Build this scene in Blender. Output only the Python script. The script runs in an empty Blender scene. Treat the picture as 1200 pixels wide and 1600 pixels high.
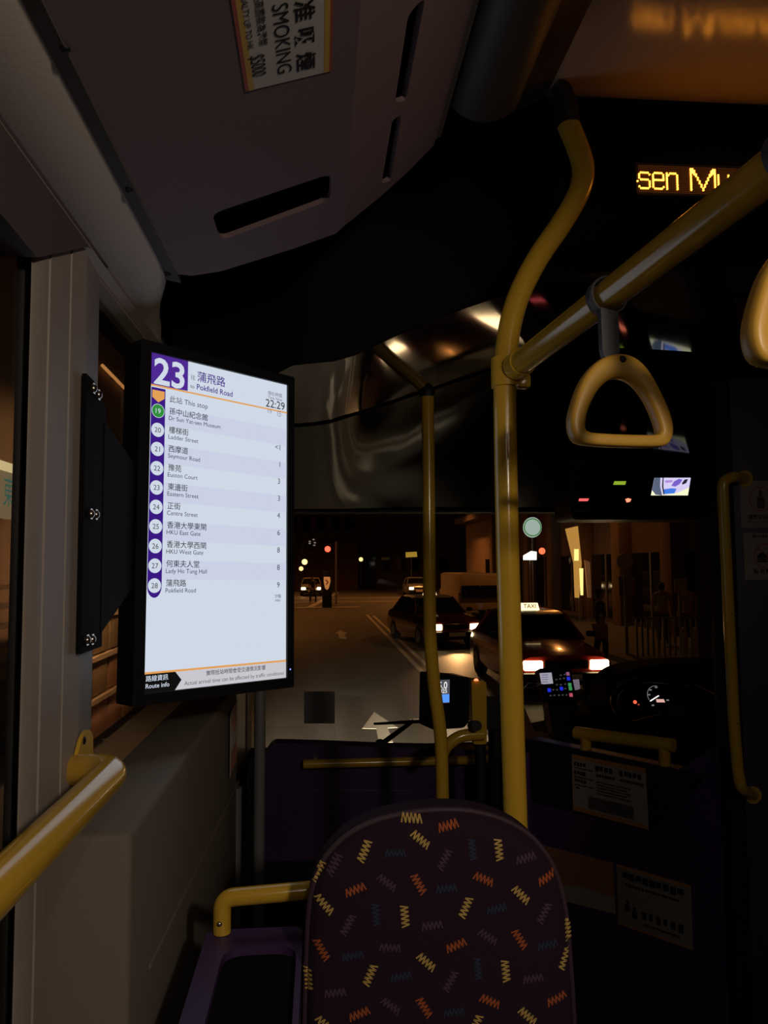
import bpy, bmesh, math, random
from mathutils import Vector, Matrix
from mathutils.geometry import tessellate_polygon
random.seed(7)
C = bpy.context.scene.collection
PI = math.pi
# ------------------------------------------------------------------ camera
# bus frame: X right, Y forward, Z up; bus floor at z = 0, a seated passenger's eye at 1.25
EYE = Vector((0, 0, 1.25)); F = 1200.0
ROT = (Matrix.Rotation(-math.atan(100/1200), 3, 'Z') @ Matrix.Rotation(PI/2 + math.atan(84/1200), 3, 'X')
       @ Matrix.Rotation(math.radians(-0.4), 3, 'Z'))
cam = bpy.data.cameras.new('camera'); camo = bpy.data.objects.new('camera', cam); C.objects.link(camo)
camo.matrix_world = Matrix.Translation(EYE) @ ROT.to_4x4()
cam.sensor_fit = 'VERTICAL'; cam.sensor_height = 32.0; cam.sensor_width = 24.0; cam.lens = 32.0*F/1600
cam.clip_start = .02; cam.clip_end = 400
bpy.context.scene.camera = camo
# ------------------------------------------------------------------ world, exposure
sc = bpy.context.scene
sc.view_settings.view_transform = 'Standard'; sc.view_settings.look = 'None'
sc.view_settings.exposure = 0.0; sc.view_settings.gamma = 1.0; sc.view_settings.use_curve_mapping = False
w = bpy.data.worlds.new('night'); sc.world = w; w.use_nodes = True
w.node_tree.nodes['Background'].inputs[0].default_value = (.9, .5, .3, 1)
w.node_tree.nodes['Background'].inputs[1].default_value = .002
# ------------------------------------------------------------------ lights
def look(o, loc, target):
    o.location = loc
    o.rotation_euler = (Vector(target) - Vector(loc)).to_track_quat('-Z', 'Y').to_euler()
def spot(name, loc, target, power, angle, blend, col, radius=.05):
    l = bpy.data.lights.new(name, 'SPOT'); l.energy = power; l.spot_size = math.radians(angle); l.spot_blend = blend
    l.color = col; l.shadow_soft_size = radius
    o = bpy.data.objects.new(name, l); C.objects.link(o); look(o, loc, target); return o
def area(name, loc, target, power, sx, sy, col):
    l = bpy.data.lights.new(name, 'AREA'); l.shape = 'RECTANGLE'; l.size = sx; l.size_y = sy; l.energy = power; l.color = col
    o = bpy.data.objects.new(name, l); C.objects.link(o); look(o, loc, target); return o
ez = EYE.z
# ceiling lamp of the lit saloon behind, aimed forward along the nearside seats
spot('saloon_lamp', (.55, -.55, ez+.40), (-.42, 1.4, ez-.10), 28, 66, .45, (1, .84, .66), .05)
# dim strip lamp over the seats behind
area('strip_lamp', (.16, -.7, ez+.5), (.16, -.7, 0), 2.2, .05, 1.3, (1, .93, .8))
# added fill over the aisle, brightens the cab partition and its stickers
area('aisle_fill', (.95, -1.1, ez+.7), (1.1, 1.9, ez-.2), 1.5, .8, .08, (1, .85, .7))
# sodium street lamps
for i, (x, y, e) in enumerate([(9, 27, 420), (-3, 38, 1100), (9, 54, 2600), (-4, 9, 200), (10.5, 12, 60), (-6, 62, 1800)]):
    spot('street_lamp_%d' % i, (x, y, ez+5.5), (x*.5, y, ez-2.4), e, 150, .6, (1, .36, .075), .15)
# bus headlights on the road ahead
for i, x in enumerate((-.35, .5, 1.35, 2.2)):
    spot('bus_headlamp_%d' % i, (x, 4.1, ez-1.65), (x+.05, 10.6, ez-2.4), 9000, 12, 1.0, (1, .85, .6), .08)

# ------------------------------------------------------------------ helpers
def ray(px, py):
    return ROT @ Vector(((px-600)/F, -(py-800)/F, -1))
def P(px, py, Y=None, X=None, Z=None):
    """point seen at pixel (px, py) of the photo that lies on a plane Y, X or Z (Z relative to the eye)"""
    r = ray(px, py)
    k = Y/r.y if Y is not None else X/r.x if X is not None else Z/r.z
    return EYE + r*k
class Fr:
    """a plane with an origin and two in-plane axes"""
    def __init__(s, O, U, V, N=None):
        s.O = Vector(O); s.U = Vector(U).normalized(); s.V = Vector(V).normalized(); s.N = N or s.U.cross(s.V).normalized()
    def at(s, u, v, n=0): return s.O + s.U*u + s.V*v + s.N*n
    def px(s, x, y):
        r = ray(x, y); k = (s.O-EYE).dot(s.N)/r.dot(s.N); q = EYE + r*k - s.O
        return (q.dot(s.U), q.dot(s.V))
BM = bmesh.new
def face(bm, vs):
    try: return bm.faces.new(vs)
    except ValueError: return None
def box(bm, lo, hi, bev=0, M=None, seg=2):
    t = bmesh.new()
    r = bmesh.ops.create_cube(t, size=1)
    for v in t.verts:
        v.co = Vector([(lo[i]+hi[i])/2 + v.co[i]*(hi[i]-lo[i]) for i in range(3)])
    if bev: bmesh.ops.bevel(t, geom=t.edges[:], offset=bev, segments=seg, profile=.5, affect='EDGES')
    merge(bm, t, M)
def merge(bm, t, M=None):
    vm = {}
    for v in t.verts: vm[v] = bm.verts.new(M @ v.co if M else v.co)
    for f in t.faces: face(bm, [vm[v] for v in f.verts])
    t.free()
def smooth_path(pts, n=8):
    pts = [Vector(p) for p in pts]; out = []
    for i in range(len(pts)-1):
        a = pts[max(i-1, 0)]; b = pts[i]; c = pts[i+1]; d = pts[min(i+2, len(pts)-1)]
        for k in range(n):
            t = k/n
            out.append(.5*((2*b) + (c-a)*t + (2*a-5*b+4*c-d)*t*t + (3*b-a-3*c+d)*t**3))
    out.append(pts[-1]); return out
def corner_path(pts, rad, n=6):
    pts = [Vector(p) for p in pts]; out = [pts[0]]
    for a, b, c in zip(pts, pts[1:], pts[2:]):
        r = min(rad, (a-b).length*.49, (c-b).length*.49)
        p0 = b+(a-b).normalized()*r; p1 = b+(c-b).normalized()*r
        for k in range(n+1):
            t = k/n; out.append(p0*(1-t)**2 + b*2*t*(1-t) + p1*t*t)
    out.append(pts[-1]); return out
def tube(bm, pts, r, n=20, caps=True):
    pts = [Vector(p) for p in pts]
    rr = r if isinstance(r, (list, tuple)) else [r]*len(pts)
    tan = [(pts[min(i+1, len(pts)-1)]-pts[max(i-1, 0)]).normalized() for i in range(len(pts))]
    up = Vector((0, 0, 1)) if abs(tan[0].z) < .9 else Vector((1, 0, 0))
    a = tan[0].cross(up).normalized(); rings = []
    for p, t, q in zip(pts, tan, rr):
        a = (a - t*a.dot(t)).normalized(); b = t.cross(a)
        rings.append([bm.verts.new(p + (a*math.cos(2*PI*k/n) + b*math.sin(2*PI*k/n))*q) for k in range(n)])
    for R, S in zip(rings, rings[1:]):
        for k in range(n): face(bm, (R[k], R[(k+1) % n], S[(k+1) % n], S[k]))
    if caps: face(bm, rings[0][::-1]); face(bm, rings[-1])
def cyl(bm, a, b, r, n=16): tube(bm, [a, b], r, n)
def dome(bm, c, axis, r, h, n=12):
    axis = Vector(axis).normalized(); c = Vector(c); k = 4
    tube(bm, [c-axis*h*.2]+[c + axis*h*math.sin(PI/2*i/k) for i in range(k+1)], [r]+[max(r*math.cos(PI/2*i/k), r*.02) for i in range(k+1)], n)
def loft(bm, rings, caps=True, closed=True):
    R = [[bm.verts.new(p) for p in ring] for ring in rings]
    for A, B in zip(R, R[1:]):
        m = len(A)
        for k in range(m if closed else m-1): face(bm, (A[k], A[(k+1) % m], B[(k+1) % m], B[k]))
    if caps: face(bm, R[0][::-1]); face(bm, R[-1])
    return R
def prism(bm, fr, poly, d0, d1, holes=()):
    """extrude a polygon (with holes) of plane fr from depth d0 to d1 along its normal"""
    loops = [list(poly)] + [list(h) for h in holes]
    flat = [q for l in loops for q in l]
    tris = tessellate_polygon([[Vector((q[0], q[1], 0)) for q in l] for l in loops]) if (holes or len(poly) > 4) else None
    A = [bm.verts.new(fr.at(q[0], q[1], d0)) for q in flat]
    if abs(d1-d0) < 1e-7:
        for t in (tris or [range(len(flat))]): face(bm, [A[i] for i in t])
        return
    B = [bm.verts.new(fr.at(q[0], q[1], d1)) for q in flat]
    for t in (tris or [range(len(flat))]):
        face(bm, [A[i] for i in t][::-1]); face(bm, [B[i] for i in t])
    k = 0
    for l in loops:
        m = len(l)
        for i in range(m): face(bm, (A[k+i], A[k+(i+1) % m], B[k+(i+1) % m], B[k+i]))
        k += m
def rect(u0, v0, u1, v1): return [(u0, v0), (u1, v0), (u1, v1), (u0, v1)]
def rrect(u0, v0, u1, v1, r, n=5):
    out = []
    for cx, cy, a0 in ((u1-r, v1-r, 0), (u0+r, v1-r, 90), (u0+r, v0+r, 180), (u1-r, v0+r, 270)):
        for k in range(n+1):
            a = math.radians(a0+90*k/n); out.append((cx+r*math.cos(a), cy+r*math.sin(a)))
    return out
def rpoly(pts, r, n=4):
    """polygon with rounded corners"""
    out = []; m = len(pts); V = [Vector(p) for p in pts]
    for i in range(m):
        a, b, c = V[i-1], V[i], V[(i+1) % m]
        k = min(r, (a-b).length*.45, (c-b).length*.45); p0 = b+(a-b).normalized()*k; p1 = b+(c-b).normalized()*k
        for j in range(n+1):
            t = j/n; q = p0*(1-t)**2 + b*2*t*(1-t) + p1*t*t; out.append((q.x, q.y))
    return out
def circ(u, v, r, n=24, a0=0, a1=360): return [(u+r*math.cos(math.radians(a0+(a1-a0)*k/n)), v+r*math.sin(math.radians(a0+(a1-a0)*k/n))) for k in range(n if a1-a0 == 360 else n+1)]
def ring2(bm, fr, u, v, r0, r1, d0, d1, n=28): prism(bm, fr, circ(u, v, r1, n), d0, d1, [circ(u, v, r0, n)])
def stroke(bm, fr, pts, wd, d0, d1):
    for a, b in zip(pts, pts[1:]):
        a = Vector(a); b = Vector(b); t = (b-a)
        if t.length < 1e-9: continue
        t = t.normalized(); n = Vector((-t.y, t.x))*wd/2
        prism(bm, fr, [tuple(a-n), tuple(b-n), tuple(b+n), tuple(a+n)], d0, d1)
_tx = {}
def glyphs(s, off=0):
    k = (s, off)
    if k not in _tx:
        c = bpy.data.curves.new('t', 'FONT'); c.body = s; c.size = 1; c.resolution_u = 3; c.offset = off; c.fill_mode = 'FRONT'
        o = bpy.data.objects.new('t', c); C.objects.link(o)
        dg = bpy.context.evaluated_depsgraph_get(); dg.update()
        me = bpy.data.meshes.new_from_object(o.evaluated_get(dg))
        vs = [(v.co.x, v.co.y) for v in me.vertices]; fs = [tuple(p.vertices) for p in me.polygons]
        bpy.data.objects.remove(o); bpy.data.curves.remove(c); bpy.data.meshes.remove(me)
        _tx[k] = (vs, fs)
    return _tx[k]
def text(bm, fr, s, u0, v, u1=None, size=None, off=0, d=.0006, align='L', vscale=1.0, rot=0):
    """lettering on plane fr from u0 on baseline v, fitted to end at u1 or set at a size"""
    vs, fs = glyphs(s, off)
    if not vs: return
    x0 = min(p[0] for p in vs); x1 = max(p[0] for p in vs)
    k = (u1-u0)/(x1-x0) if size is None else size
    sh = 0 if align == 'L' else -(x1-x0)*k if align == 'R' else -(x1-x0)*k/2
    ca, sa = math.cos(rot), math.sin(rot)
    V = []
    for p in vs:
        a = (p[0]-x0)*k+sh; b = p[1]*k*vscale
        V.append(bm.verts.new(fr.at(u0+a*ca-b*sa, v+a*sa+b*ca, d)))
    for f in fs: face(bm, [V[i] for i in f])

def mat(name, col, rough=.5, metal=0, emit=None, es=0, spec=.5, vary=.08, scale=30, bump=0, alpha=None, coat=0):
    m = bpy.data.materials.new(name); m.use_nodes = True; nt = m.node_tree; b = nt.nodes['Principled BSDF']
    b.inputs['Roughness'].default_value = rough; b.inputs['Metallic'].default_value = metal
    b.inputs['Specular IOR Level'].default_value = spec; b.inputs['Coat Weight'].default_value = coat
    tc = nt.nodes.new('ShaderNodeTexCoord'); nz = nt.nodes.new('ShaderNodeTexNoise')
    nz.inputs['Scale'].default_value = scale; nz.inputs['Detail'].default_value = 4
    nt.links.new(tc.outputs['Object'], nz.inputs['Vector'])
    mx = nt.nodes.new('ShaderNodeMixRGB'); mx.inputs[1].default_value = tuple(c*(1-vary) for c in col)+(1,)
    mx.inputs[2].default_value = tuple(min(1, c*(1+vary)) for c in col)+(1,)
    nt.links.new(nz.outputs['Fac'], mx.inputs[0]); nt.links.new(mx.outputs[0], b.inputs['Base Color'])
    if bump:
        bp = nt.nodes.new('ShaderNodeBump'); bp.inputs['Strength'].default_value = bump; bp.inputs['Distance'].default_value = .002
        nt.links.new(nz.outputs['Fac'], bp.inputs['Height']); nt.links.new(bp.outputs[0], b.inputs['Normal'])
    if emit:
        b.inputs['Emission Color'].default_value = tuple(emit)+(1,); b.inputs['Emission Strength'].default_value = es
    return m
def glow(name, col, s): return mat(name, (.02, .02, .02), .6, emit=col, es=s, spec=.1)
def glass(name, tint=(.85, .85, .85), rough=.0):
    m = bpy.data.materials.new(name); m.use_nodes = True; nt = m.node_tree; nt.nodes.clear()
    o = nt.nodes.new('ShaderNodeOutputMaterial'); t = nt.nodes.new('ShaderNodeBsdfTransparent'); g = nt.nodes.new('ShaderNodeBsdfGlossy')
    t.inputs[0].default_value = tint+(1,); g.inputs['Roughness'].default_value = rough
    lw = nt.nodes.new('ShaderNodeLayerWeight'); lw.inputs[0].default_value = .5      # Schlick reflectance, the same from both sides of the thin pane
    p = nt.nodes.new('ShaderNodeMath'); p.operation = 'POWER'; p.inputs[1].default_value = 5; nt.links.new(lw.outputs['Facing'], p.inputs[0])
    f = nt.nodes.new('ShaderNodeMath'); f.operation = 'MULTIPLY_ADD'; f.inputs[1].default_value = .96; f.inputs[2].default_value = .025; nt.links.new(p.outputs[0], f.inputs[0])
    x = nt.nodes.new('ShaderNodeMixShader'); nt.links.new(f.outputs[0], x.inputs[0]); nt.links.new(t.outputs[0], x.inputs[1])
    nt.links.new(g.outputs[0], x.inputs[2]); nt.links.new(x.outputs[0], o.inputs[0]); return m

def finish(name, bm, m, parent=None, flat=False, angle=40):
    off = Vector((0, 0, 0))
    p = parent
    while p is not None and '_o' not in p: p = p.parent
    if p is not None: off = Vector(p['_o'])
    bmesh.ops.remove_doubles(bm, verts=bm.verts[:], dist=1e-6)
    bmesh.ops.recalc_face_normals(bm, faces=bm.faces[:])
    for v in bm.verts: v.co -= off
    me = bpy.data.meshes.new(name); bm.to_mesh(me); bm.free()
    if not flat:
        for q in me.polygons: q.use_smooth = True
        me.set_sharp_from_angle(angle=math.radians(angle))
    me.materials.append(m)
    o = bpy.data.objects.new(name, me); C.objects.link(o)
    if parent is not None: o.parent = parent
    return o
def tag(o, label, cat, group=None):
    o['label'] = label; o['category'] = cat
    if group: o['group'] = group
    return o
ORIG = {}
def thing(name, label, cat, loc, group=None):
    o = bpy.data.objects.new(name, None); C.objects.link(o); o.location = Vector(loc); o['_o'] = list(Vector(loc)); o.empty_display_size = .05
    return tag(o, label, cat, group)
def struct(name, bm, m, parent=None, **k):
    o = finish(name, bm, m, parent, **k)
    if parent is None: o['kind'] = 'structure'
    return o
def single(name, bm, m, label, cat, group=None, **k):
    """a thing that is one mesh, its origin moved to its middle"""
    c = sum((v.co for v in bm.verts), Vector())/len(bm.verts)
    bmesh.ops.translate(bm, verts=bm.verts[:], vec=-c)
    o = finish(name, bm, m, None, **k); o.location = c; o['_o'] = list(c); return tag(o, label, cat, group)
def copy_tree(o, parent=None):
    c = o.copy(); C.objects.link(c)
    if parent is not None: c.parent = parent
    for ch in list(o.children): copy_tree(ch, c)
    return c

# ------------------------------------------------------------------ materials
M = dict(
 yellow=mat('yellow powder coat', (.62, .365, .035), .17, spec=.6, vary=.1, scale=120, bump=.05),
 yellow2=mat('yellow plastic', (.72, .40, .06), .38, vary=.05),
 taupe=mat('taupe window trim', (.30, .245, .215), .6, vary=.06, scale=60),
 cove=mat('light grey cove lining', (.52, .44, .39), .75, vary=.07, scale=200, bump=.15),
 greybox=mat('grey textured laminate', (.16, .128, .105), .8, vary=.12, scale=400, bump=.25),
 seam=mat('dark grey rail', (.09, .075, .07), .6),
 duct=mat('plum grey lining', (.155, .097, .11), .8, vary=.08, scale=250, bump=.15),
 black=mat('matt black', (.008, .008, .009), .6, spec=.3),
 void=mat('flat black lining', (.006, .0055, .006), .9, spec=.08),
 blackgloss=mat('black plastic', (.010, .010, .012), .35, spec=.35),
 plumdark=mat('glossy dark plum panel', (.010, .006, .009), .08, spec=.05, vary=.1, scale=3),
 plum=mat('glossy plum panel', (.028, .013, .024), .05, spec=.55, vary=.1, scale=3, bump=.02),
 purple=mat('deep purple panel', (.06, .024, .10), .35, spec=.5),
 purpletray=mat('purple plastic', (.055, .022, .085), .5),
 ceil=mat('satin ceiling lining', (.50, .39, .31), .15, spec=.5, scale=80, bump=.05),
 trunk=mat('dark brown grey plastic', (.045, .034, .03), .5),
 cornice=mat('glossy brown cornice', (.10, .06, .045), .2),
 rubber=mat('black ribbed rubber', (.012, .011, .010), .55, scale=400, bump=.3),
 chrome=mat('steel bolt', (.55, .5, .45), .25, metal=1),
 greypole=mat('grey painted pole', (.16, .15, .15), .5),
 paper=mat('white paper sticker', (.50, .46, .44), .6),
 dimpaper=mat('worn white notice', (.30, .25, .22), .6),
 ink=mat('black print', (.015, .012, .015), .6, spec=.2),
 greyink=mat('grey print', (.09, .07, .07), .6, spec=.2),
 redink=mat('red print', (.35, .07, .04), .6),
 orangeink=mat('orange print', (.42, .17, .04), .6),
 amberink=mat('amber print', (.55, .33, .06), .6),
 strap=mat('grey webbing', (.075, .075, .085), .5, scale=300, bump=.2),
 fabric=mat('dark plum moquette', (.027, .0125, .024), .9, spec=.15, vary=.2, scale=500, bump=.4),
 piping=mat('plum piping', (.05, .02, .035), .7),
 asphalt=mat('asphalt', (.13, .12, .11), .62, vary=.25, scale=14, bump=.4),
 roadpaint=mat('worn road paint', (.62, .58, .5), .6, vary=.3, scale=30),
 pave=mat('pavement', (.12, .11, .1), .8, vary=.15, scale=8),
 red=mat('red car paint', (.30, .025, .018), .18, coat=.5),
 silver=mat('silver car paint', (.4, .38, .36), .25, metal=.4),
 carglass=mat('dark car glass', (.01, .01, .012), .05, spec=.6),
 tyre=mat('tyre', (.012, .012, .012), .8),
 brown=mat('brown facade', (.20, .13, .09), .8, vary=.2, scale=2),
 browndk=mat('dark facade', (.09, .06, .045), .8, vary=.2, scale=2),
 metalgrey=mat('galvanised rail', (.3, .28, .25), .5, metal=.5),
 skin=mat('skin', (.42, .26, .18), .6), hair=mat('black hair', (.01, .009, .008), .6),
 shirt=mat('pale shirt', (.34, .26, .21), .8), darkcloth=mat('dark trousers', (.02, .02, .025), .8), rust=mat('rust brown plastic', (.16, .05, .02), .5),
 glass=glass('window glass'),
)

# ================================================================== THE BUS SHELL
WX = -.33                      # inner face of the nearside wall
def W(x, y, z): return Vector((x, y, z+ez))       # z given relative to the eye
Fx = Fr((WX, 0, ez), (0, 1, 0), (0, 0, 1), Vector((1, 0, 0)))       # nearside wall plane, u = forward, v = up
XY = lambda z: Fr((0, 0, ez+z), (1, 0, 0), (0, 1, 0), Vector((0, 0, 1)))
XZ = lambda y: Fr((0, y, ez), (1, 0, 0), (0, 0, 1), Vector((0, -1, 0)))
YZ = lambda x, s=1: Fr((x, 0, ez), (0, 1, 0), (0, 0, 1), Vector((s, 0, 0)))

b = BM(); box(b, (-.36, -3, -.06), (2.05, 3.7, 0)); struct('floor', b, mat('bus floor', (.03, .03, .032), .7, vary=.3, scale=200))
b = BM(); box(b, (-.60, -3, ez+.90), (2.05, 3.9, ez+.97)); struct('ceiling', b, M['void'])
# nearside wall: sill below the rear window, pillar, low ledge below the front window
pil0 = P(46, 700, X=WX).y; pil1 = P(129, 800, X=WX).y; pil2 = P(160, 700, X=WX).y
b = BM(); box(b, (WX-.08, -3, 0), (WX-.04, 3.7, ez-.78)); box(b, (WX-.08, -3, 0), (WX-.012, pil0, ez-.72)); box(b, (WX-.08, pil2, 0), (WX-.01, 2.25, ez-.42)); box(b, (WX-.08, -3, ez+.44), (WX-.038, 3.7, ez+.90))
struct('wall_left', b, M['greybox'])
b = BM(); box(b, (2.0, -3, 0), (2.06, 3.7, ez-.45)); box(b, (2.0, -3, ez+.5), (2.06, 3.7, ez+.9)); struct('wall_right', b, M['greybox'])
b = BM(); box(b, (-.36, -3.06, 0), (2.06, -3, ez+.92)); struct('wall_back', b, M['greybox'])
# windows: a pane and a black rubber frame each
def side_window(n, y0, y1, z0, z1):
    fr = YZ(WX-.024)
    b = BM(); prism(b, fr, rect(y0, z0, y1, z1), -.004, .004, [rrect(y0+.02, z0+.02, y1-.014, z1-.02, .03)])
    f = struct('window_%d' % n, b, M['rubber'])
    b = BM(); prism(b, fr, rect(y0+.01, z0+.01, y1-.01, z1-.01), -.002, .002); finish('pane', b, M['glass'], f)
side_window(1, -.6, pil0+.040, -.72, .40); side_window(2, pil2, 2.2, -.43, .47)
side_window(3, -1.9, -.65, -.72, .40)
# pillar between the windows: grooved main face, chamfer towards the front window
b = BM()
prof = [(WX-.05, pil0+.09), (WX-.012, pil0+.032), (WX-.004, pil0+.003), (WX-.002, pil0+.006)]
g1 = P(72, 700, X=WX).y; g2 = P(106, 700, X=WX).y
for g in (g1, g2): prof += [(WX-.001, g-.002), (WX-.0035, g), (WX-.0035, g+.002), (WX-.0005, g+.004)]
prof += [(WX+.0005, pil1-.012), (WX+.0015, pil1-.004), (WX-.001, pil1+.003), (WX-.006, pil2-.01), (WX-.012, pil2), (WX-.05, pil2)]
loft(b, [[Vector((x, y, 0)) for x, y in prof], [Vector((x, y, ez+.47)) for x, y in prof]])
struct('trim_1', b, M['taupe'])
# cove over the windows and the rails under it
zc = .48
def sweep_y(bm, prof, y0, y1, closed=True): loft(bm, [[W(x, y0, z) for x, z in prof], [W(x, y1, z) for x, z in prof]], closed=closed, caps=closed)
b = BM(); n = 10
def cove_ring(y, f):
    # f: how far the inner edge has swung towards the wall
    pr = [(-.247-.083*(1-math.cos(PI/2*k/n)), zc+.010-.030*math.sin(PI/2*k/n)**1.3) for k in range(n+1)]
    pr = [(-.248, zc+.06)] + pr + [(-.340, zc-.012), (-.340, zc+.06)]
    return [W(x+(-.336-x)*f, y, z) for x, z in pr]
loft(b, [cove_ring(-.5, 0), cove_ring(1.20, 0), cove_ring(1.27, .06), cove_ring(1.34, .26), cove_ring(1.42, .52), cove_ring(1.50, .74), cove_ring(1.58, .9), cove_ring(1.62, .97)])
struct('trim_2', b, M['cove'])
b = BM(); sweep_y(b, [(-.329, zc-.018), (-.322, zc-.028), (-.335, zc-.036), (-.345, zc-.030), (-.345, zc+.02)], -.5, 1.66)
sweep_y(b, [(-.337, zc-.03), (-.335, zc-.042), (-.355, zc-.048), (-.36, zc)], -.5, 1.66)
struct('trim_3', b, M['taupe'])
hp = [Fx.px(x, y) for x, y in ((0, 345), (48, 402), (131, 385))]
b = BM(); prism(b, Fx, [(-.6, hp[0][1]+.02), hp[0], hp[1], hp[2], (hp[2][0]+.2, hp[2][1]+.02), (hp[2][0]+.2, .47), (-.6, .47)], -.06, .007)
struct('trim_4', b, mat('window head lining', (.075, .052, .056), .7))

# ---------------------------------------------------------------- air duct over the nearside seats
t = thing('air_duct', 'plum grey lined air duct with black vent slots under the ceiling', 'air duct', W(-.05, .7, zc))
SL = .30
bend = (.041, zc+SL*(.041+.237)); side = (.195, bend[1]+.154)
def side_view(O_, d_):
    f = Fr(O_, d_, (0, 1, 0)); return f
bot_fr = Fr(W(-.237, 0, zc), (1, 0, SL), (0, 1, 0), Vector((SL, 0, -1)).normalized())
side_fr = Fr(W(bend[0], 0, bend[1]), (side[0]-bend[0], 0, side[1]-bend[1]), (0, 1, 0)); side_fr.N = Vector((side_fr.U.z, 0, -side_fr.U.x))
yb = -.15
bu = Vector((bend[0]+.237, bend[1]-zc)).length; su = Vector((side[0]-bend[0], side[1]-bend[1])).length
bot = [bot_fr.px(x, y) for x, y in ((262, 431), (300, 431), (345, 424), (400, 407), (460, 388), (525, 365), (548, 350))]
bot[0] = (0, bot[0][1]); bot[-1] = (bu, bot[-1][1])
sid = [side_fr.px(x, y) for x, y in ((548, 350), (595, 307), (640, 266), (683, 222))]; sid[0] = (0, bot[-1][1]); sid[-1] = (su, sid[-1][1])
h1 = rpoly([bot_fr.px(x, y) for x, y in ((331, 334), (518, 271), (516, 313), (345, 376))], .018)
h2 = rpoly([side_fr.px(x, y) for x, y in ((638, 22), (665, -6), (634, 158), (617, 160))], .012)
h3 = rpoly([side_fr.px(x, y) for x, y in ((613, 188), (628, 178), (611, 282), (596, 288))], .012)
b = BM(); prism(b, bot_fr, [(0, yb)] + bot + [(bu, yb)], -.008, 0, [h1]); finish('bottom_panel', b, M['duct'], t)
b = BM(); prism(b, side_fr, [(0, yb)] + sid + [(su, yb)], -.008, 0, [h2, h3]); finish('side_panel', b, M['duct'], t)
for h, fr_ in ((h1, bot_fr), (h2, side_fr), (h3, side_fr)):
    b = BM(); u0 = min(q[0] for q in h); u1 = max(q[0] for q in h); v0 = min(q[1] for q in h); v1 = max(q[1] for q in h)
    prism(b, fr_, rect(u0-.01, v0-.01, u1+.01, v1+.01), -.035, -.03); finish('vent_slot', b, M['void'], t)
b = BM()
edge = [bot_fr.at(u, v, -.004) for u, v in bot] + [side_fr.at(u, v, -.004) for u, v in sid[1:]]
loft(b, [edge, [Vector((q.x, q.y, ez+.90)) for q in edge]], caps=False, closed=False); finish('end_cap', b, M['void'], t)
# dark rail with screws along the outer edge of the duct
t = thing('ceiling_rail', 'dark grey rail with screws along the cove beside the air duct', 'rail', W(-.245, .5, zc))
b = BM(); sweep_y(b, [(-.262, zc+.004), (-.234, zc-.002), (-.234, zc+.05), (-.262, zc+.05)], yb, 1.29); finish('rail_strip', b, M['seam'], t)
for x, y in ((102, 75), (202, 296), (262, 428)):
    q = P(x, y, Z=zc); b = BM(); dome(b, q+Vector((0, 0, -.001)), (0, 0, -1), .005, .003); finish('screw', b, M['black'], t)

# ---------------------------------------------------------------- ceiling over the aisle and the cab
ZR = .848
LEDY = 1.305
trunk_end = P(790, 197, Z=.68)
b = BM(); k = 10
pr = [(.20, .79)] + [(.262+.062*math.cos(PI+PI*i/k), .765+.055*math.sin(PI+PI*i/k)) for i in range(k+1)] + [(.324, .82)]
sweep_y(b, pr, -.6, 1.17)
dome(b, W(.262, 1.17, .765), (0, 1, 0), .05, .045, 20)
struct('trim_5', b, M['trunk'])
b = BM(); sweep_y(b, [(side[0]-.004, side[1]-.002), (side[0]+.010, side[1]+.008), (side[0]+.016, side[1]+.04), (side[0]+.02, .86), (side[0]-.004, .86)], -.4, 1.24); struct('trim_6', b, M['seam'])
b = BM(); sweep_y(b, [(.322, .80), (.408, ZR-.002), (.408, ZR+.03), (.322, ZR+.03)], -.6, LEDY); struct('trim_7', b, M['cornice'])
b = BM(); box(b, W(.405, -.6, ZR), W(2.0, LEDY, ZR+.02)); struct('trim_8', b, M['ceil'])
# black bulkhead in front of the aisle ceiling; the destination sign sits in it
# arched glossy header beyond it, down to the top of the windscreen
def zA(x, y):
    if x >= .78: q = .10*(x-.78)**2
    elif x >= .1: q = .35*(x-.78)**2
    elif x >= 0: q = .16184 + .476*(.1-x) - 2.38*(.1-x)**2
    else: q = .18564
    return .62 - q - .0295*(y-1.6) + .08*(min(.6, max(.1, x))-.265)*(y-1.65)
def hdr(px, py):
    r = ray(px, py); lo, hi = .5, 6
    for _ in range(60):
        m = (lo+hi)/2; q = r*m
        if q.z < zA(q.x, q.y): lo = m
        else: hi = m
    return r*lo
YE = [Vector((-.12, 1.74, 0)), Vector((-.06, 1.62, 0)), Vector((.13, 1.585, 0)), Vector((.375, 1.545, 0)), Vector((.55, 1.50, 0)), Vector((.8, 1.49, 0))]
WSY = 3.7; WSZ = .262
xs = [-.33+.045*i for i in range(53)]
seam_pts = [hdr(470, 664), hdr(540, 650), hdr(600, 632), hdr(680, 606), hdr(760, 580), hdr(900, 545)]
def ylin(pts, x):
    if x <= pts[0].x: return pts[0].y
    for a, c in zip(pts, pts[1:]):
        if x <= c.x: return a.y+(c.y-a.y)*(x-a.x)/(c.x-a.x)
    return pts[-1].y
def seamy(x): return max(1.75, min(2.6, ylin(seam_pts, x)))
def Yed(x): return sum(ylin(YE, x+dx) for dx in (-.02, -.01, 0, .01, .02))/5
b = BM(); rows = 14; grid = []
for x in xs:
    ys = seamy(x); Y0 = Yed(x); grid.append([b.verts.new(W(x, Y0+(ys-Y0)*j/rows, zA(x, Y0+(ys-Y0)*j/rows))) for j in range(rows+1)])
for A, B in zip(grid, grid[1:]):
    for j in range(rows): face(b, (A[j], A[j+1], B[j+1], B[j]))
hd = struct('trim_9', b, M['plum'], angle=180)
b = BM(); rows = 10; grid = []
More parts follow.
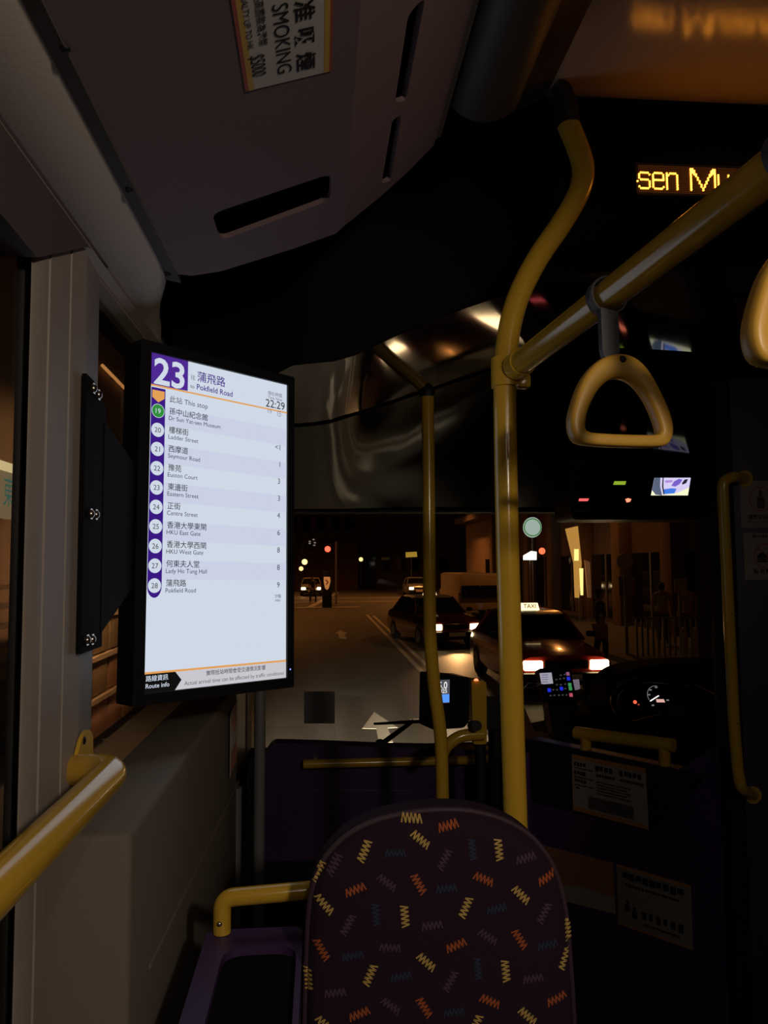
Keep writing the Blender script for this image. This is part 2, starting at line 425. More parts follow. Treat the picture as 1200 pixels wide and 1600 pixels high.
for x in xs:
    ys = seamy(x); z0 = zA(x, ys)-.006; col = []
    for j in range(rows+1):
        tt = j/rows; zz = z0+(WSZ-z0)*(tt**1.15); col.append(b.verts.new(W(x, ys+.004+(WSY-ys)*tt, zz)))
    col.insert(0, b.verts.new(W(x, ys+.004, z0+.02))); grid.append(col)
for A, B in zip(grid, grid[1:]):
    for j in range(rows+1): face(b, (A[j], A[j+1], B[j+1], B[j]))
struct('trim_10', b, M['plumdark'], angle=50)
# bulkhead: lower edge follows the header arch, with a rolled lip
b = BM(); top = []; low = []; lip = []
rings = [[W(x, Yed(x)+dy, zA(x, Yed(x))+dz) for x in xs] for dy, dz in ((-.012, .33), (-.012, .004), (-.006, -.004), (.006, -.003), (.01, .01))]
loft(b, rings, caps=False, closed=False); struct('wall_front', b, M['void'], angle=60)

# ---------------------------------------------------------------- amber dot-matrix sign in a black box
t = thing('destination_sign', 'amber dot matrix next stop sign in a black box under the aisle ceiling', 'sign', W(1.05, LEDY, .6))
b = BM(); box(b, W(.425, LEDY, .615), W(1.99, LEDY+.17, ZR+.02), .006); finish('sign_box', b, M['void'], t)
fr = XZ(LEDY-.0005); pit = .00325
u0, vtop = fr.px(996, 258); nrow = 16; ncol = 150
b = BM(); prism(b, fr, rect(u0-.004, vtop-nrow*pit-.004, u0+ncol*pit+.004, vtop+.004), 0, .0015); finish('led_panel', b, mat('led board', (.05, .03, .015), .5), t)
G = {
's': [".#####.", "#.....#", "#......", "#......", ".#####.", "......#", "......#", "......#", "#.....#", ".#####."],
'e': [".#####.", "#.....#", "#.....#", "#.....#", "#######", "#......", "#......", "#......", "#.....#", ".#####."],
'n': ["#.####.", "##....#", "#.....#", "#.....#", "#.....#", "#.....#", "#.....#", "#.....#", "#.....#", "#.....#"],
'u': ["#.....#", "#.....#", "#.....#", "#.....#", "#.....#", "#.....#", "#.....#", "#.....#", "#....##", ".####.#"],
'm': ["#.###.###.", "##...#...#", "#....#...#", "#....#...#", "#....#...#", "#....#...#", "#....#...#", "#....#...#", "#....#...#", "#....#...#"],
'M': ["##...........##", "###.........###", "###.........###", "#.##.......##.#", "#..#.......#..#", "#...#.....#...#", "#...#.....#...#", "#....#...#....#", "#....#...#....#", "#.....#.#.....#", "#.....#.#.....#", "#......#......#", "#......#......#"],
' ': ["....."]}
lit = set(); cx = 0
for ch in "sen Museum":
    g = G[ch]; h = len(g)
    for r, row in enumerate(g):
        for c, q in enumerate(row):
            if q == '#': lit.add((cx+c, 13-h+r+1))
    cx += len(g[0])+1
lit.add((-1, 9))
bl = BM(); bd = BM()
for c in range(-1, ncol):
    for r in range(nrow):
        if (c, r) in lit: prism(bl, fr, circ(u0+(c+.5)*pit, vtop-(r+.5)*pit, pit*.46, 8), .0016, .0026)
        elif c >= 0: prism(bd, fr, rect(u0+(c+.3)*pit, vtop-(r+.7)*pit, u0+(c+.7)*pit, vtop-(r+.3)*pit), .0019, .0019)
o = finish('lit_dots', bl, glow('amber led', (1, .32, .02), 13), t); o['kind'] = 'stuff'; o['label'] = 'lit amber dots reading sen Museum'
o = finish('faint_glow_dots', bd, mat('faint glow led', (.20, .11, .05), .4, emit=(1, .22, .02), es=.16), t, flat=True); o['kind'] = 'stuff'  # unlit dots given emission, imitating the warm glow on the board

# ---------------------------------------------------------------- windscreen
b = BM(); frw = XZ(WSY)
zws = P(600, 1163, Y=WSY+.2).z-ez
box(b, W(-.36, WSY-.03, -1.3), W(2.06, WSY+.2, zws)); box(b, W(-.36, WSY-.03, WSZ-.004), W(2.06, WSY+.12, WSZ+.5))
xr = P(1088, 900, Y=WSY+.2).x
box(b, W(-.40, WSY-.03, -1.3), W(-.34, WSY+.2, .5)); box(b, W(xr, WSY-.05, -1.2), W(xr+.07, WSY+.2, .5))
fwin = struct('window_4', b, M['black'])
WB, WT = WSY+.16, WSY+.015
rake = Vector((0, WT-WB, .30-zws+.02)); frw = Fr(W(0, WB, zws-.02), (1, 0, 0), rake); frw.N = Vector((0, -rake.z, rake.y)).normalized()
b = BM(); prism(b, frw, rect(-.36, 0, 2.05, rake.length), -.004, .004); finish('pane', b, M['glass'], fwin)
b = BM(); prism(b, frw, [frw.px(x, y) for x, y in ((475, 1080), (523, 1080), (523, 1130), (475, 1130))], .004, .0055)
single('windscreen_sticker', b, mat('sticker back', (.22, .19, .21), .7), 'dark square sticker on the windscreen beside the wiper', 'sticker')
# entrance door on the nearside, ahead of the ledge
b = BM(); frd = YZ(WX-.03)
prism(b, frd, rect(2.19, -1.2, 3.67, .44), -.015, .015, [rect(2.32, -.35, 2.94, .38), rect(3.0, -.35, 3.6, .38)])
dr = struct('door_1', b, M['blackgloss'])
for y0, y1 in ((2.31, 2.95), (2.99, 3.61)):
    b = BM(); prism(b, frd, rect(y0, -.36, y1, .39), -.003, .003); finish('pane', b, M['glass'], dr)

# low grey ledge under the front window
lx = -.243; ly0 = .985; lc_ = P(205, 1303, Y=ly0); lx = lc_.x; lz = lc_.z-ez
t = thing('wheel_arch_ledge', 'grey textured boxed ledge under the front window beside the yellow handrail', 'ledge', W((WX+lx)/2, 1.6, -1.2))
b = BM(); box(b, W(WX-.009, ly0, -1.22), W(lx, 2.19, lz), .010, seg=3)
finish('body', b, M['greybox'], t)
b = BM(); tube(b, [P(233, 1510, X=lx+.0005), P(372, 1222, X=lx+.0005)], .0035, 8); finish('trim_seam', b, M['greybox'], t)
# small sticker at the far end of the ledge
b = BM(); fr = YZ(lx)
q = [fr.px(x, y) for x, y in ((357, 1114), (374, 1092), (374, 1196), (360, 1206))]
y0 = q[0][0]; y1 = 2.15; z0 = q[3][1]; z1 = q[0][1]
t = thing('warning_sign', 'small dark red sign with a white mark on the end of the grey ledge', 'sign', W(lx, (y0+y1)/2, z0))
prism(b, fr, rect(y0, z0, y1, z1), .0006, .004); finish('plate', b, mat('dark red plate', (.55, .17, .11), .5), t)
b = BM(); prism(b, fr, rect(y0, z0, y0+.012, z1), .0005, .006); finish('frame_edge', b, M['dimpaper'], t)
b = BM(); hz = (z1-z0); prism(b, fr, [(y0+.03, z0+hz*.36), (y1, z0+hz*.40), (y1, z0+hz*.68), (y1-.05, z0+hz*.5), (y0+.05, z0+hz*.72), (y0+.03, z0+hz*.62)], .0042, .005); finish('white_mark', b, M['paper'], t)

# ---------------------------------------------------------------- yellow handrail on the pillar
t = thing('window_handrail', 'thick glossy yellow handrail along the window with a flange on the pillar', 'handrail', W(WX, 1.0, -.25))
r = .0205
e = P(128, 1195, X=WX+.004)
hx = -.262; hb = P(181, 1203, X=hx); hz = hb.z-ez
b = BM(); tube(b, corner_path([W(hx-.012, -.5, hz-.01), hb+Vector((0, 0, 0)), Vector((WX+.002, hb.y+.045, e.z))], .05, 8), r, 28); finish('rail', b, M['yellow'], t)
b = BM(); pf = Fr(W(WX+.001, 0, 0), (0, 1, 0), (0, 0, 1), Vector((1, 0, 0)))
q = [pf.px(x, y) for x, y in ((110, 1232), (112, 1185), (122, 1148), (131, 1138), (138, 1146), (139, 1200), (139, 1232))]
prism(b, pf, rpoly(q, .012), .0015, .0065); finish('flange', b, M['yellow'], t)
b = BM(); dome(b, P(131, 1157, X=WX+.007), (1, 0, 0), .006, .003); finish('screw', b, M['black'], t)

# ---------------------------------------------------------------- passenger information display
O = EYE + Vector((-.302, 1.3826, .3845)); U = Vector((.74348685, .66834987, -.02314655)); V = Vector((-.00387, -.039166, -.999225))
V = (V - U*U.dot(V)).normalized(); SW, SH = .3131, .6
N = V.cross(U).normalized()
if N.dot(EYE-O) < 0: N = -N
fr = Fr(O, U, -V, N)
def S(u, v): return (u*SW, -v*SH)
t = thing('passenger_display', 'tall black screen listing bus stops, lit white, on the pillar', 'screen', fr.at(SW/2, -SH-.02, -.02))
b = BM()
prism(b, fr, rrect(-.022, -SH-.020, SW+.018, .020, .004), -.004, .004, [rect(-.0005, -SH-.0005, SW+.0005, .0005)])
finish('bezel', b, M['blackgloss'], t)
b = BM(); x0, x1, z0, z1 = -.022, SW+.018, -SH-.020, .020
prism(b, fr, rrect(x0, z0, x1, z1, .004), -.052, -.0042)
prism(b, fr, rrect(x0+.05, z0+.07, x1-.05, z1-.07, .01), -.075, -.0525)
hous = finish('housing', b, M['black'], t)
# lit face: tiled strips of the page
def scr(name, col, s): return glow(name, col, s)
scw = scr('screen white', (.72, .80, .92), .86)
scl = scr('screen lilac', (.69, .745, .915), .85)
scg = scr('screen warm grey', (.78, .76, .82), .74)
scp = scr('screen purple', (.115, .03, .46), .62)
scp2 = scr('screen violet', (.06, .01, .35), .62)
sco = scr('screen orange', (1, .46, .12), .75)
scgreen = scr('screen green', (.04, .45, .07), .6)
sck = scr('screen black', (.006, .006, .007), .3)
scd = scr('screen dark grey', (.05, .05, .07), .5)
scm = scr('screen mid grey', (.16, .16, .19), .6)
scpt = scr('screen purple text', (.10, .04, .40), .6)
def sr(bm, u0, v0, u1, v1, d): prism(bm, fr, rect(u0*SW, -v1*SH, u1*SW, -v0*SH), d, d)
b = BM(); sr(b, 0, 0, 1, 1, 0); page = finish('screen', b, scw, t, flat=True)
def panel(name, m, fn, lab=None):
    bm = BM(); fn(bm); o = finish(name, bm, m, page, flat=True)
    if lab: o['label'] = lab
    return o
pitch = .0577
for i in (0, 2, 4, 6, 8): panel('row_band', scl, lambda bm: sr(bm, .1, .157+i*pitch, 1, .157+(i+1)*pitch, .0002))
panel('row_band', scg, lambda bm: sr(bm, 0, .946, 1, 1, .0002))
panel('route_box', scp, lambda bm: prism(bm, fr, [S(0, 0), S(.245, 0), S(.245, .094), S(0, .1)], .0003, .0003))
panel('header_line', sco, lambda bm: sr(bm, 0, .0955, 1, .1005, .0004)); panel('footer_line', sco, lambda bm: sr(bm, 0, .941, 1, .947, .0004))
panel('route_strip', scp2, lambda bm: prism(bm, fr, [S(.008, .104), S(.098, .104)] + [(.053*SW+.045*SW*math.cos(math.radians(a)), -.695*SH-.0205*math.sin(math.radians(a))) for a in range(0, 181, 15)], .0003, .0003))
panel('stop_arrow', sco, lambda bm: prism(bm, fr, [S(.014, .112), S(.092, .112), S(.092, .134), S(.053, .148), S(.014, .134)], .0005, .0005))
def badge(i):
    v = .1738+i*.05777; c = (.053*SW, -v*SH)
    o = panel('stop_badge', scw, lambda bm: prism(bm, fr, circ(c[0], c[1], .0128, 28), .0005, .0005))
    if i == 0: panel('badge_disc', scgreen, lambda bm: prism(bm, fr, circ(c[0], c[1], .0118, 28), .0006, .0006))
    return c
for i in range(10):
    c = badge(i)
    if i == 0: panel('badge_number', scw, lambda bm: text(bm, fr, '19', c[0], c[1]-.0046, size=.0130, align='C', d=.0008))
    else: bn = BM(); text(bn, fr, str(19+i), c[0], c[1]-.0046, size=.0132, align='C', d=.0007); finish('badge_number', bn, scd, page, flat=True)
def T(m, name, s, u, v, u1=None, size=None, **k):
    bm = BM(); text(bm, fr, s, u*SW, -v*SH, None if u1 is None else u1*SW, size, **k); o = finish(name, bm, m, page, flat=True); o['kind'] = 'stuff'; return o
T(scw, 'route_number', '23', .022, .0905, .222, off=.022, d=.0006)
rows_ = [('孫中山紀念館', 'Dr Sun Yat-sen Museum', ''), ('樓梯街', 'Ladder Street', '<1'), ('西摩道', 'Seymour Road', '1'), ('豫苑', 'Euston Court', '3'), ('東邊街', 'Eastern Street', '3'),
        ('正街', 'Centre Street', '4'), ('香港大學東閘', 'HKU East Gate', '6'), ('香港大學西閘', 'HKU West Gate', '8'), ('何東夫人堂', 'Lady Ho Tung Hall', '8'), ('蒲飛路', 'Pokfield Road', '9')]
def fit(s_, wd): vs_, _f = glyphs(s_, 0); return wd/(max(p[0] for p in vs_)-min(p[0] for p in vs_))
ken = fit('Dr Sun Yat-sen Museum', .3555*SW); kzh = fit('孫中山紀念館', .2615*SW)
for i, (zh, en, mn) in enumerate(rows_):
    v = .1953+i*.05768
    T(scd, 'stop_name', zh, .1245, v-.0195, size=kzh, off=.005, d=.0005); T(scd, 'stop_name', en, .1225, v, size=ken, off=0, d=.0005)
    if mn: T(scd, 'minutes', mn, .945, .2327+(i-1)*.0584, size=.0155, align='R', off=0, d=.0005)
T(scd, 'heading', '此站 This stop', .1259, .1385, .385, d=.0005)
T(scd, 'clock', '22:29', .825, .0905, .982, off=.004, d=.0005)
T(scd, 'page_number', '1/1', .842, .1105, size=.010, d=.0005); T(scd, 'unit', '分鐘', .905, .7335, .955, d=.0005); T(scd, 'unit', 'min', .91, .747, .95, d=.0005)
bm = BM(); ring2(bm, fr, .935*SW, -.1075*SH, .0045, .0053, .0005, .0005); stroke(bm, fr, [(.93*SW, -.106*SH), (.935*SW, -.109*SH), (.943*SW, -.1045*SH)], .0008, .0005, .0005); finish('clock_symbol', bm, scd, page, flat=True)
T(scd, 'footer_text', '實際抵站時間會受交通情況影響', .40, .966, .835, off=.004, d=.0006)
T(scm, 'heading', '往', .264, .0545, .295, d=.0005); T(scm, 'heading', 'to', .262, .082, .29, off=.003, d=.0005); T(scm, 'heading', '現在時間', .842, .048, .958, d=.0005); T(scm, 'heading', 'Time Now', .842, .0615, .962, d=.0005)
T(scm, 'footer_text', 'Actual arrival time can be affected by traffic conditions', .2544, .9895, .9815, d=.0006)
T(scpt, 'destination_name', '蒲飛路', .3096, .0535, .510, off=.006, d=.0005); T(scpt, 'destination_name', 'Pokfield Road', .3064, .0825, .5654, off=.012, d=.0005)
panel('footer_box', sck, lambda bm: prism(bm, fr, [S(0, .947), S(.195, .947), S(.236, .972), S(.195, 1), S(0, 1)], .0004, .0004))
T(scw, 'footer_text', '路線資訊', .012, .9665, .150, off=.006, d=.0006); T(scw, 'footer_text', 'Route info', .012, .987, .158, off=.008, d=.0006)
b = BM(); dome(b, fr.at(SW+.008, -SH-.004+.02, .004), N, .0016, .001, 10); o = finish('power_light', b, glow('blue led', (.15, .2, 1), 3), t); o['label'] = 'small blue power light'
b = BM()
for k in range(5): prism(b, fr, rrect(SW+.006, -.10-k*.028, SW+.0105, -.087-k*.028, .001), .004, .0052)
finish('button_strip', b, M['blackgloss'], t)
# mounting plate on the pillar and the arm to the housing
b = BM(); A = P(128, 600, X=WX+.003); B2 = P(165, 700, X=WX+.003)
zt = P(128, 583, X=WX+.003).z-ez; zb = P(120, 1022, X=WX+.003).z-ez
ya = A.y; yc = ya+.10
pf2 = Fr(W(WX+.003, 0, 0), (0, 1, 0), (0, 0, 1), Vector((1, 0, 0)))
prism(b, pf2, [(ya, zb), (yc, zb), (yc, zt-.03), (ya+.035, zt-.002), (ya, zt)], .0, .006)
prism(b, Fr(W(WX+.004, 0, 0), (0, 1, 0), (0, 0, 1), Vector((1, 0, 0))), [(yc-.01, zb+.02), (1.405, zb+.10), (1.405, zt-.10), (yc-.01, zt-.05)], .0, .006)
plate = finish('mounting_plate', b, M['void'], t)
for x, y in ((144, 607), (152, 617), (140, 803), (148, 804), (134, 1000), (142, 999)):
    q = P(x, y, X=WX+.0095); b = BM(); cyl(b, q-Vector((.001, 0, 0)), q+Vector((.003, 0, 0)), .0085, 6); dome(b, q+Vector((.003, 0, 0)), (1, 0, 0), .006, .004, 10); finish('bolt', b, M['chrome'], plate)

# ---------------------------------------------------------------- purple tray with its grab rail
tz = P(346, 1458, Y=1.23).z-ez
t = thing('luggage_tray', 'low purple tray with a black recessed mat beside the seat', 'tray', W(-.12, 1.0, -1.25))
x0, x1, y0, y1 = P(316, 1480, Z=tz).x, -.027, .55, P(400, 1450, Z=tz).y
ix = P(345, 1500, Z=tz).x; iy = P(400, 1479, Z=tz).y
fr2 = XY(tz)
b = BM(); prism(b, fr2, rpoly([(x0, y0), (x1, y0), (x1, y1), (x0, y1)], .02), -.05, 0, [rpoly([(ix, y0+.03), (x1-.008, y0+.03), (x1-.008, iy), (ix, iy)], .035)]); finish('rim', b, M['purpletray'], t)
b = BM(); prism(b, fr2, rrect(ix-.005, y0+.025, x1-.004, iy+.005, .03), -.03, -.012); finish('mat', b, M['void'], t)
b = BM(); box(b, W(x0+.01, y0+.02, -1.25), W(x1-.01, y1-.02, tz-.05), .01); finish('cabinet', b, M['black'], t)
gx = P(347, 1440, Y=1.23).x
t = thing('tray_grab_rail', 'short bent yellow grab rail standing on the purple tray', 'grab rail', W(gx, 1.23, tz))
b = BM(); tz2 = P(400, 1401, Y=1.23).z
tube(b, corner_path([W(gx, 1.23, tz+.001), Vector((gx, 1.23, tz2)), Vector((.06, 1.245, tz2+.004))], .018, 6), .0135, 20); finish('rail', b, M['yellow'], t)
b = BM(); q = P(343, 1444, Y=1.216); dome(b, q, (0, -1, 0), .004, .003); finish('bolt', b, M['chrome'], t)

# ---------------------------------------------------------------- patterned seat in front
SY = 1.10
outl = [(470, 1900), (471, 1700), (474, 1600), (477, 1500), (481, 1430), (490, 1385), (509, 1345), (545, 1310), (590, 1288), (640, 1276), (690, 1271), (740, 1273), (790, 1286), (830, 1308), (860, 1340), (880, 1380), (893, 1435), (900, 1510), (906, 1600), (910, 1700), (912, 1900)]
fs = XZ(SY); ou = [fs.px(x, y) for x, y in outl]
oc = [Vector((u, v)) for u, v in ou]
oc2 = smooth_path([Vector((q.x, q.y, 0)) for q in oc], 3)
cen = Vector((sum(q.x for q in oc2)/len(oc2), (max(q.y for q in oc2)+min(q.y for q in oc2))/2, 0))
def sring(k, dy):
    # move the outline inwards by k metres and dy behind the rear face
    out = []; m = len(oc2)
    for i, q in enumerate(oc2):
        a = oc2[max(i-1, 0)]; c = oc2[min(i+1, m-1)]; tt = (c-a).normalized(); nn = Vector((tt.y, -tt.x, 0))
        if nn.dot(cen-q) < 0: nn = -nn
        p = q+nn*k; out.append(Vector((p.x, SY+dy, p.y+ez)))
    return out
def sscale(f, dy):
    base = sring(.03, 0); c = sum(base, Vector())/len(base); return [Vector((c.x+(p.x-c.x)*f, SY+dy, c.z+(p.z-c.z)*f)) for p in base]
t = thing('passenger_chair', 'dark plum seat back with scattered yellow, orange and blue zigzag marks', 'seat', W(.17, 1.3, -1.25))
b = BM(); loft(b, [sscale(.05, -.004), sscale(.5, -.003), sscale(1, .000), sring(.018, .004), sring(.008, .011), sring(.003, .020)], caps=True, closed=True)
seatback = finish('backrest', b, M['fabric'], t, angle=70)
b = BM(); tube(b, sring(.002, .022)[3:-3], .0045, 8); finish('piping', b, M['piping'], t)
b = BM(); loft(b, [sring(.003, .024), sring(.0, .035), sring(.0, .07), sring(.012, .10), sring(.04, .12)], closed=True); finish('front_cushion', b, M['fabric'], t, angle=70)
b = BM(); box(b, W(-.02, SY+.06, -.86), W(.29, SY+.52, -.74), .04, seg=3); finish('seat_cushion', b, M['fabric'], t)
b = BM(); box(b, W(.05, SY+.1, -1.25), W(.26, SY+.42, -.86), .02); finish('pedestal', b, M['black'], t)
marks = {
 'yellow': [(515,103,3),(545,172,40),(335,217,-65),(838,210,85),(160,308,-60),(185,418,45),(485,455,85),(712,422,-65),(920,377,45),(565,625,42),(355,676,-65),(862,660,85),(1108,525,88),(1088,625,-65),(125,712,85),(945,830,42),(190,868,40),(748,862,-62)],
 'orange': [(650,124,-12),(300,358,-20),(537,335,60),(780,317,25),(1022,318,-20),(676,563,-20),(915,542,58),(175,588,58),(803,772,25),(1055,768,-20),(558,795,58),(315,822,-20)],
 'blue': [(450,222,0),(738,208,85),(640,352,-5),(378,450,85),(828,428,-10),(290,605,-10),(757,650,85),(470,680,-10),(1020,565,-10),(668,812,-5)],
 'mauve': [(633,245,-60),(940,242,-10),(222,272,-60),(418,330,38),(272,490,-60),(587,488,-5),(795,532,35),(1007,447,-60),(430,572,5),(655,697,-60),(965,690,-5),(225,745,-5),(433,790,38)]}
cols = dict(yellow=(.58, .38, .10), orange=(.42, .09, .025), blue=(.022, .032, .075), mauve=(.085, .04, .08))
from mathutils.bvhtree import BVHTree
dg = bpy.context.evaluated_depsgraph_get(); dg.update()
off = Vector(t['_o']); trees = []
for ch in t.children:
    if ch.name.split('.')[0] in ('backrest', 'piping', 'front_cushion'):
        me = ch.data; trees.append(BVHTree.FromPolygons([v.co+off for v in me.vertices], [tuple(p.vertices) for p in me.polygons]))
for cname, lst in marks.items():
    for (cx, cy, ang) in lst:
        b = BM()
        px, py = 430+cx/2.4, 1240+cy/2.4; a = math.radians(ang); u, v = fs.px(px, py)
        ax = Vector((math.cos(a), -math.sin(a))); ay = Vector((math.sin(a), math.cos(a))); nz = 11
        pts = [Vector((u, v)) + ax*((k/(nz-1)-.5)*.0285) + ay*((.0056 if k % 2 else -.0056)) for k in range(nz)]
        cnt = 0
        for p, q in zip(pts, pts[1:]):
            tt = (q-p).normalized(); nn = Vector((-tt.y, tt.x))*.00105; row = []
            for f in (0, .25, .5, .75, 1):
                pr_ = []
                for c in (p+(q-p)*f-nn, p+(q-p)*f+nn):
                    best = None; o3 = Vector((c.x, SY-.3, c.y+ez))
                    for tr in trees:
                        h = tr.ray_cast(o3, Vector((0, 1, 0)))
                        if h[0] is not None and (best is None or h[0].y < best[0].y): best = h
                    if best is None: break
                    n_ = best[1] if best[1].y < 0 else -best[1]
                    pr_.append(best[0]+n_*.0012)
                if len(pr_) == 2: row.append(pr_)
            for a_, c_ in zip(row, row[1:]):
                if (a_[0]-c_[0]).length < .008: face(b, [b.verts.new(p_) for p_ in (a_[0], c_[0], c_[1], a_[1])]); cnt += 1
        if cnt < 3: b.free(); continue
        if 'stitch_'+cname not in M: M['stitch_'+cname] = mat('moquette '+cname, cols[cname], .85, vary=.25, scale=900)
        o = finish('zigzag_mark', b, M['stitch_'+cname], seatback, flat=True)

# ---------------------------------------------------------------- aisle pole, overhead bar and hanging straps
PY = 1.28; PR = .0195
t = thing('aisle_pole', 'thick yellow pole behind the patterned seat, bent near the ceiling', 'pole', W(.33, PY, -1.25))
pp = [(887, 193), (903, 232), (911, 262), (908, 290), (896, 318), (872, 357), (847, 393), (824, 433), (806, 475), (795, 520), (790, 575)]
up = [P(x, y, Y=PY) for x, y in pp]
base = P(806, 1290, Y=PY)
b = BM(); tube(b, smooth_path(up + [P(789, 640, Y=PY), P(793, 850, Y=PY), P(799, 1060, Y=PY), base, Vector((base.x+.012, PY, 0))], 5), PR, 24); finish('tube', b, M['yellow'], t)
b = BM(); top = P(868, 128, Y=PY); tube(b, smooth_path([up[0]-Vector((0, 0, .004)), P(884, 175, Y=PY), P(877, 150, Y=PY), Vector((top.x, PY-.0, ez+ZR-.002))], 4), PR+.0025, 24); finish('ceiling_socket', b, M['rubber'], t)
J = P(790, 580, Y=PY)
b = BM(); cyl(b, J+Vector((0, 0, -.028)), J+Vector((0, 0, .022)), PR+.0055, 24); finish('clamp', b, M['yellow'], t)
b = BM(); dome(b, J+Vector((-.008, -PR-.005, .008)), (0, -1, 0), .0035, .002); finish('clamp_screw', b, M['black'], t)
b = BM(); box(b, J+Vector((.018, -.012, -.03)), J+Vector((.042, .012, -.006)), .005); finish('clamp_lug', b, M['yellow'], t)
A = P(797, 580, Y=PY); B = P(1200, 270, Y=.66); D = (B-A)
t = thing('overhead_bar', 'yellow overhead bar running back from the aisle pole', 'grab bar', A)
b = BM(); tube(b, [A+D.normalized()*(PR+.008), A+D*.5, B, B+D*1.6], PR+.0008, 28); finish('tube', b, M['yellow'], t)
b = BM(); tube(b, [A+D.normalized()*(PR+.0062), A+D.normalized()*.055], PR+.004, 28); finish('end_sleeve', b, M['yellow'], t)
def resample(pts, n):
    pts = [Vector(p) for p in pts]; c = Vector((0, 0)); m = len(pts); out = []
    for k in range(n):
        a = 2*PI*k/n; d = Vector((math.cos(a), math.sin(a))); best = None
        for i in range(m):
            p = pts[i]; e_ = pts[(i+1) % m]-p; den = d.x*e_.y-d.y*e_.x
            if abs(den) < 1e-9: continue
            s_ = (p.x*e_.y-p.y*e_.x)/den; u_ = (p.x*d.y-p.y*d.x)/den
            if s_ > 0 and -1e-6 <= u_ <= 1+1e-6 and (best is None or s_ > best): best = s_
        out.append(d*(best or .01))
    return out
def sm2(pts, it=2):
    pts = [Vector(p) for p in pts]
    for _ in range(it):
        n = []; m = len(pts)
        for i in range(m): n += [pts[i]*.75+pts[(i+1) % m]*.25, pts[i]*.25+pts[(i+1) % m]*.75]
        pts = n
    return pts
def strap(bar_pt, tiltz, label):
    root = thing('hanging_strap', label, 'strap handle', bar_pt, 'strap handles on the overhead bar')
    k = .0835e-3*2.83   # metres per crop pixel
    kk = .139/590
    cu, cv = 382, 860
    outer = [(385,553),(470,572),(540,635),(612,760),(668,880),(680,965),(655,1035),(600,1056),(150,1058),(100,1020),(84,930),(108,835),(158,705),(230,615),(300,570)]
    inner = [(375,690),(440,705),(505,765),(555,855),(588,940),(592,968),(575,985),(205,987),(180,972),(178,940),(195,865),(242,775),(305,712)]
    oo = resample(sm2([((x-cu)*kk, -(y-cv)*kk) for x, y in outer]), 72); ii = [q_*1.06 for q_ in resample(sm2([((x-cu)*kk, -(y-cv)*kk) for x, y in inner]), 72)]; oo = [q_*1.015 for q_ in oo]
    hc = bar_pt + Vector((.008, -.012, -.153))
    fr = Fr(hc, (math.cos(tiltz), math.sin(tiltz), -.012), (0, 0, 1)); fr.V = (fr.V-fr.U*fr.U.dot(fr.V)).normalized(); fr.N = fr.U.cross(fr.V)
    if fr.N.y > 0: fr.N = -fr.N
    b = BM(); R = []
    ns = 14
    for o_, i_ in zip(oo, ii):
        c = (o_+i_)/2; h = (o_-i_)/2; ring = []
        for j in range(ns):
            a = 2*PI*j/ns; ca = math.copysign(abs(math.cos(a))**.5, math.cos(a)); sa = math.copysign(abs(math.sin(a))**.5, math.sin(a))
            q = c+h*ca; ring.append(b.verts.new(fr.at(q.x, q.y, .012*sa)))
        R.append(ring)
    for A_, B_ in zip(R, R[1:]+R[:1]):
        for j in range(ns): face(b, (A_[j], A_[(j+1) % ns], B_[(j+1) % ns], B_[j]))
    hd_ = finish('handle', b, M['yellow2'], root)
    hole = fr.at(0, (cv-588)*kk, .0115)
    b = BM(); dome(b, hole, fr.N, .0048, .0025); finish('rivet', b, M['rubber'], hd_)
    # sleeve gripping the webbing
    topz = hc.z+(cv-575)*kk
    b = BM(); fs_ = Fr(Vector((hc.x-.010, hc.y, 0)), fr.U, (0, 0, 1), fr.N)
    prism(b, fs_, rpoly([(-.014, topz+.066), (.010, topz+.060), (.011, topz+.008), (.004, topz-.002), (-.010, topz), (-.013, topz+.010)], .003), -.005, .005); finish('sleeve', b, M['strap'], root)
    b = BM(); cyl(b, hole+Vector((.004, .012, .004)), Vector((hc.x-.002, hc.y, topz+.01)), .0016, 8); finish('cord', b, M['strap'], root)
    # loop over the bar
    dirb = D.normalized(); side_ = dirb.cross(Vector((0, 0, 1))).normalized(); upb = side_.cross(dirb)
    b = BM(); ring_o = []; rr = PR+.0042
    for q in range(25):
        a = math.radians(-62+304*q/24)
        ring_o.append(bar_pt + side_*math.cos(a)*rr + upb*math.sin(a)*rr)
    wv = dirb*.009
    low = Vector((hc.x-.012, hc.y, topz+.060))
    path = [low] + ring_o + [low]
    vs = [(b.verts.new(p-wv), b.verts.new(p+wv)) for p in path]
    for (p0, p1), (q0, q1) in zip(vs, vs[1:]): face(b, (p0, p1, q1, q0))
    o = finish('webbing_loop', b, M['strap'], root)
    md = o.modifiers.new('thickness', 'SOLIDIFY'); md.thickness = .002; md.offset = 1
    return root
def bar_at(px, py0):
    # the bar point seen nearest this pixel column
    best = None
    for k in range(0, 400):
        q = A+D*(k/200); d = ROT.transposed() @ (q-EYE); X = 600+F*d.x/-d.z
        if best is None or abs(X-px) < best[0]: best = (abs(X-px), q)
    return best[1]
s1 = strap(bar_at(948, 0), .10, 'yellow strap handle hanging on grey webbing nearest the aisle pole')
q2 = A + D*1.05
s2 = copy_tree(s1); s2['label'] = 'second yellow strap handle on the overhead bar, cut off at the right'
s2.location = Vector((q2.x, q2.y, q2.z))
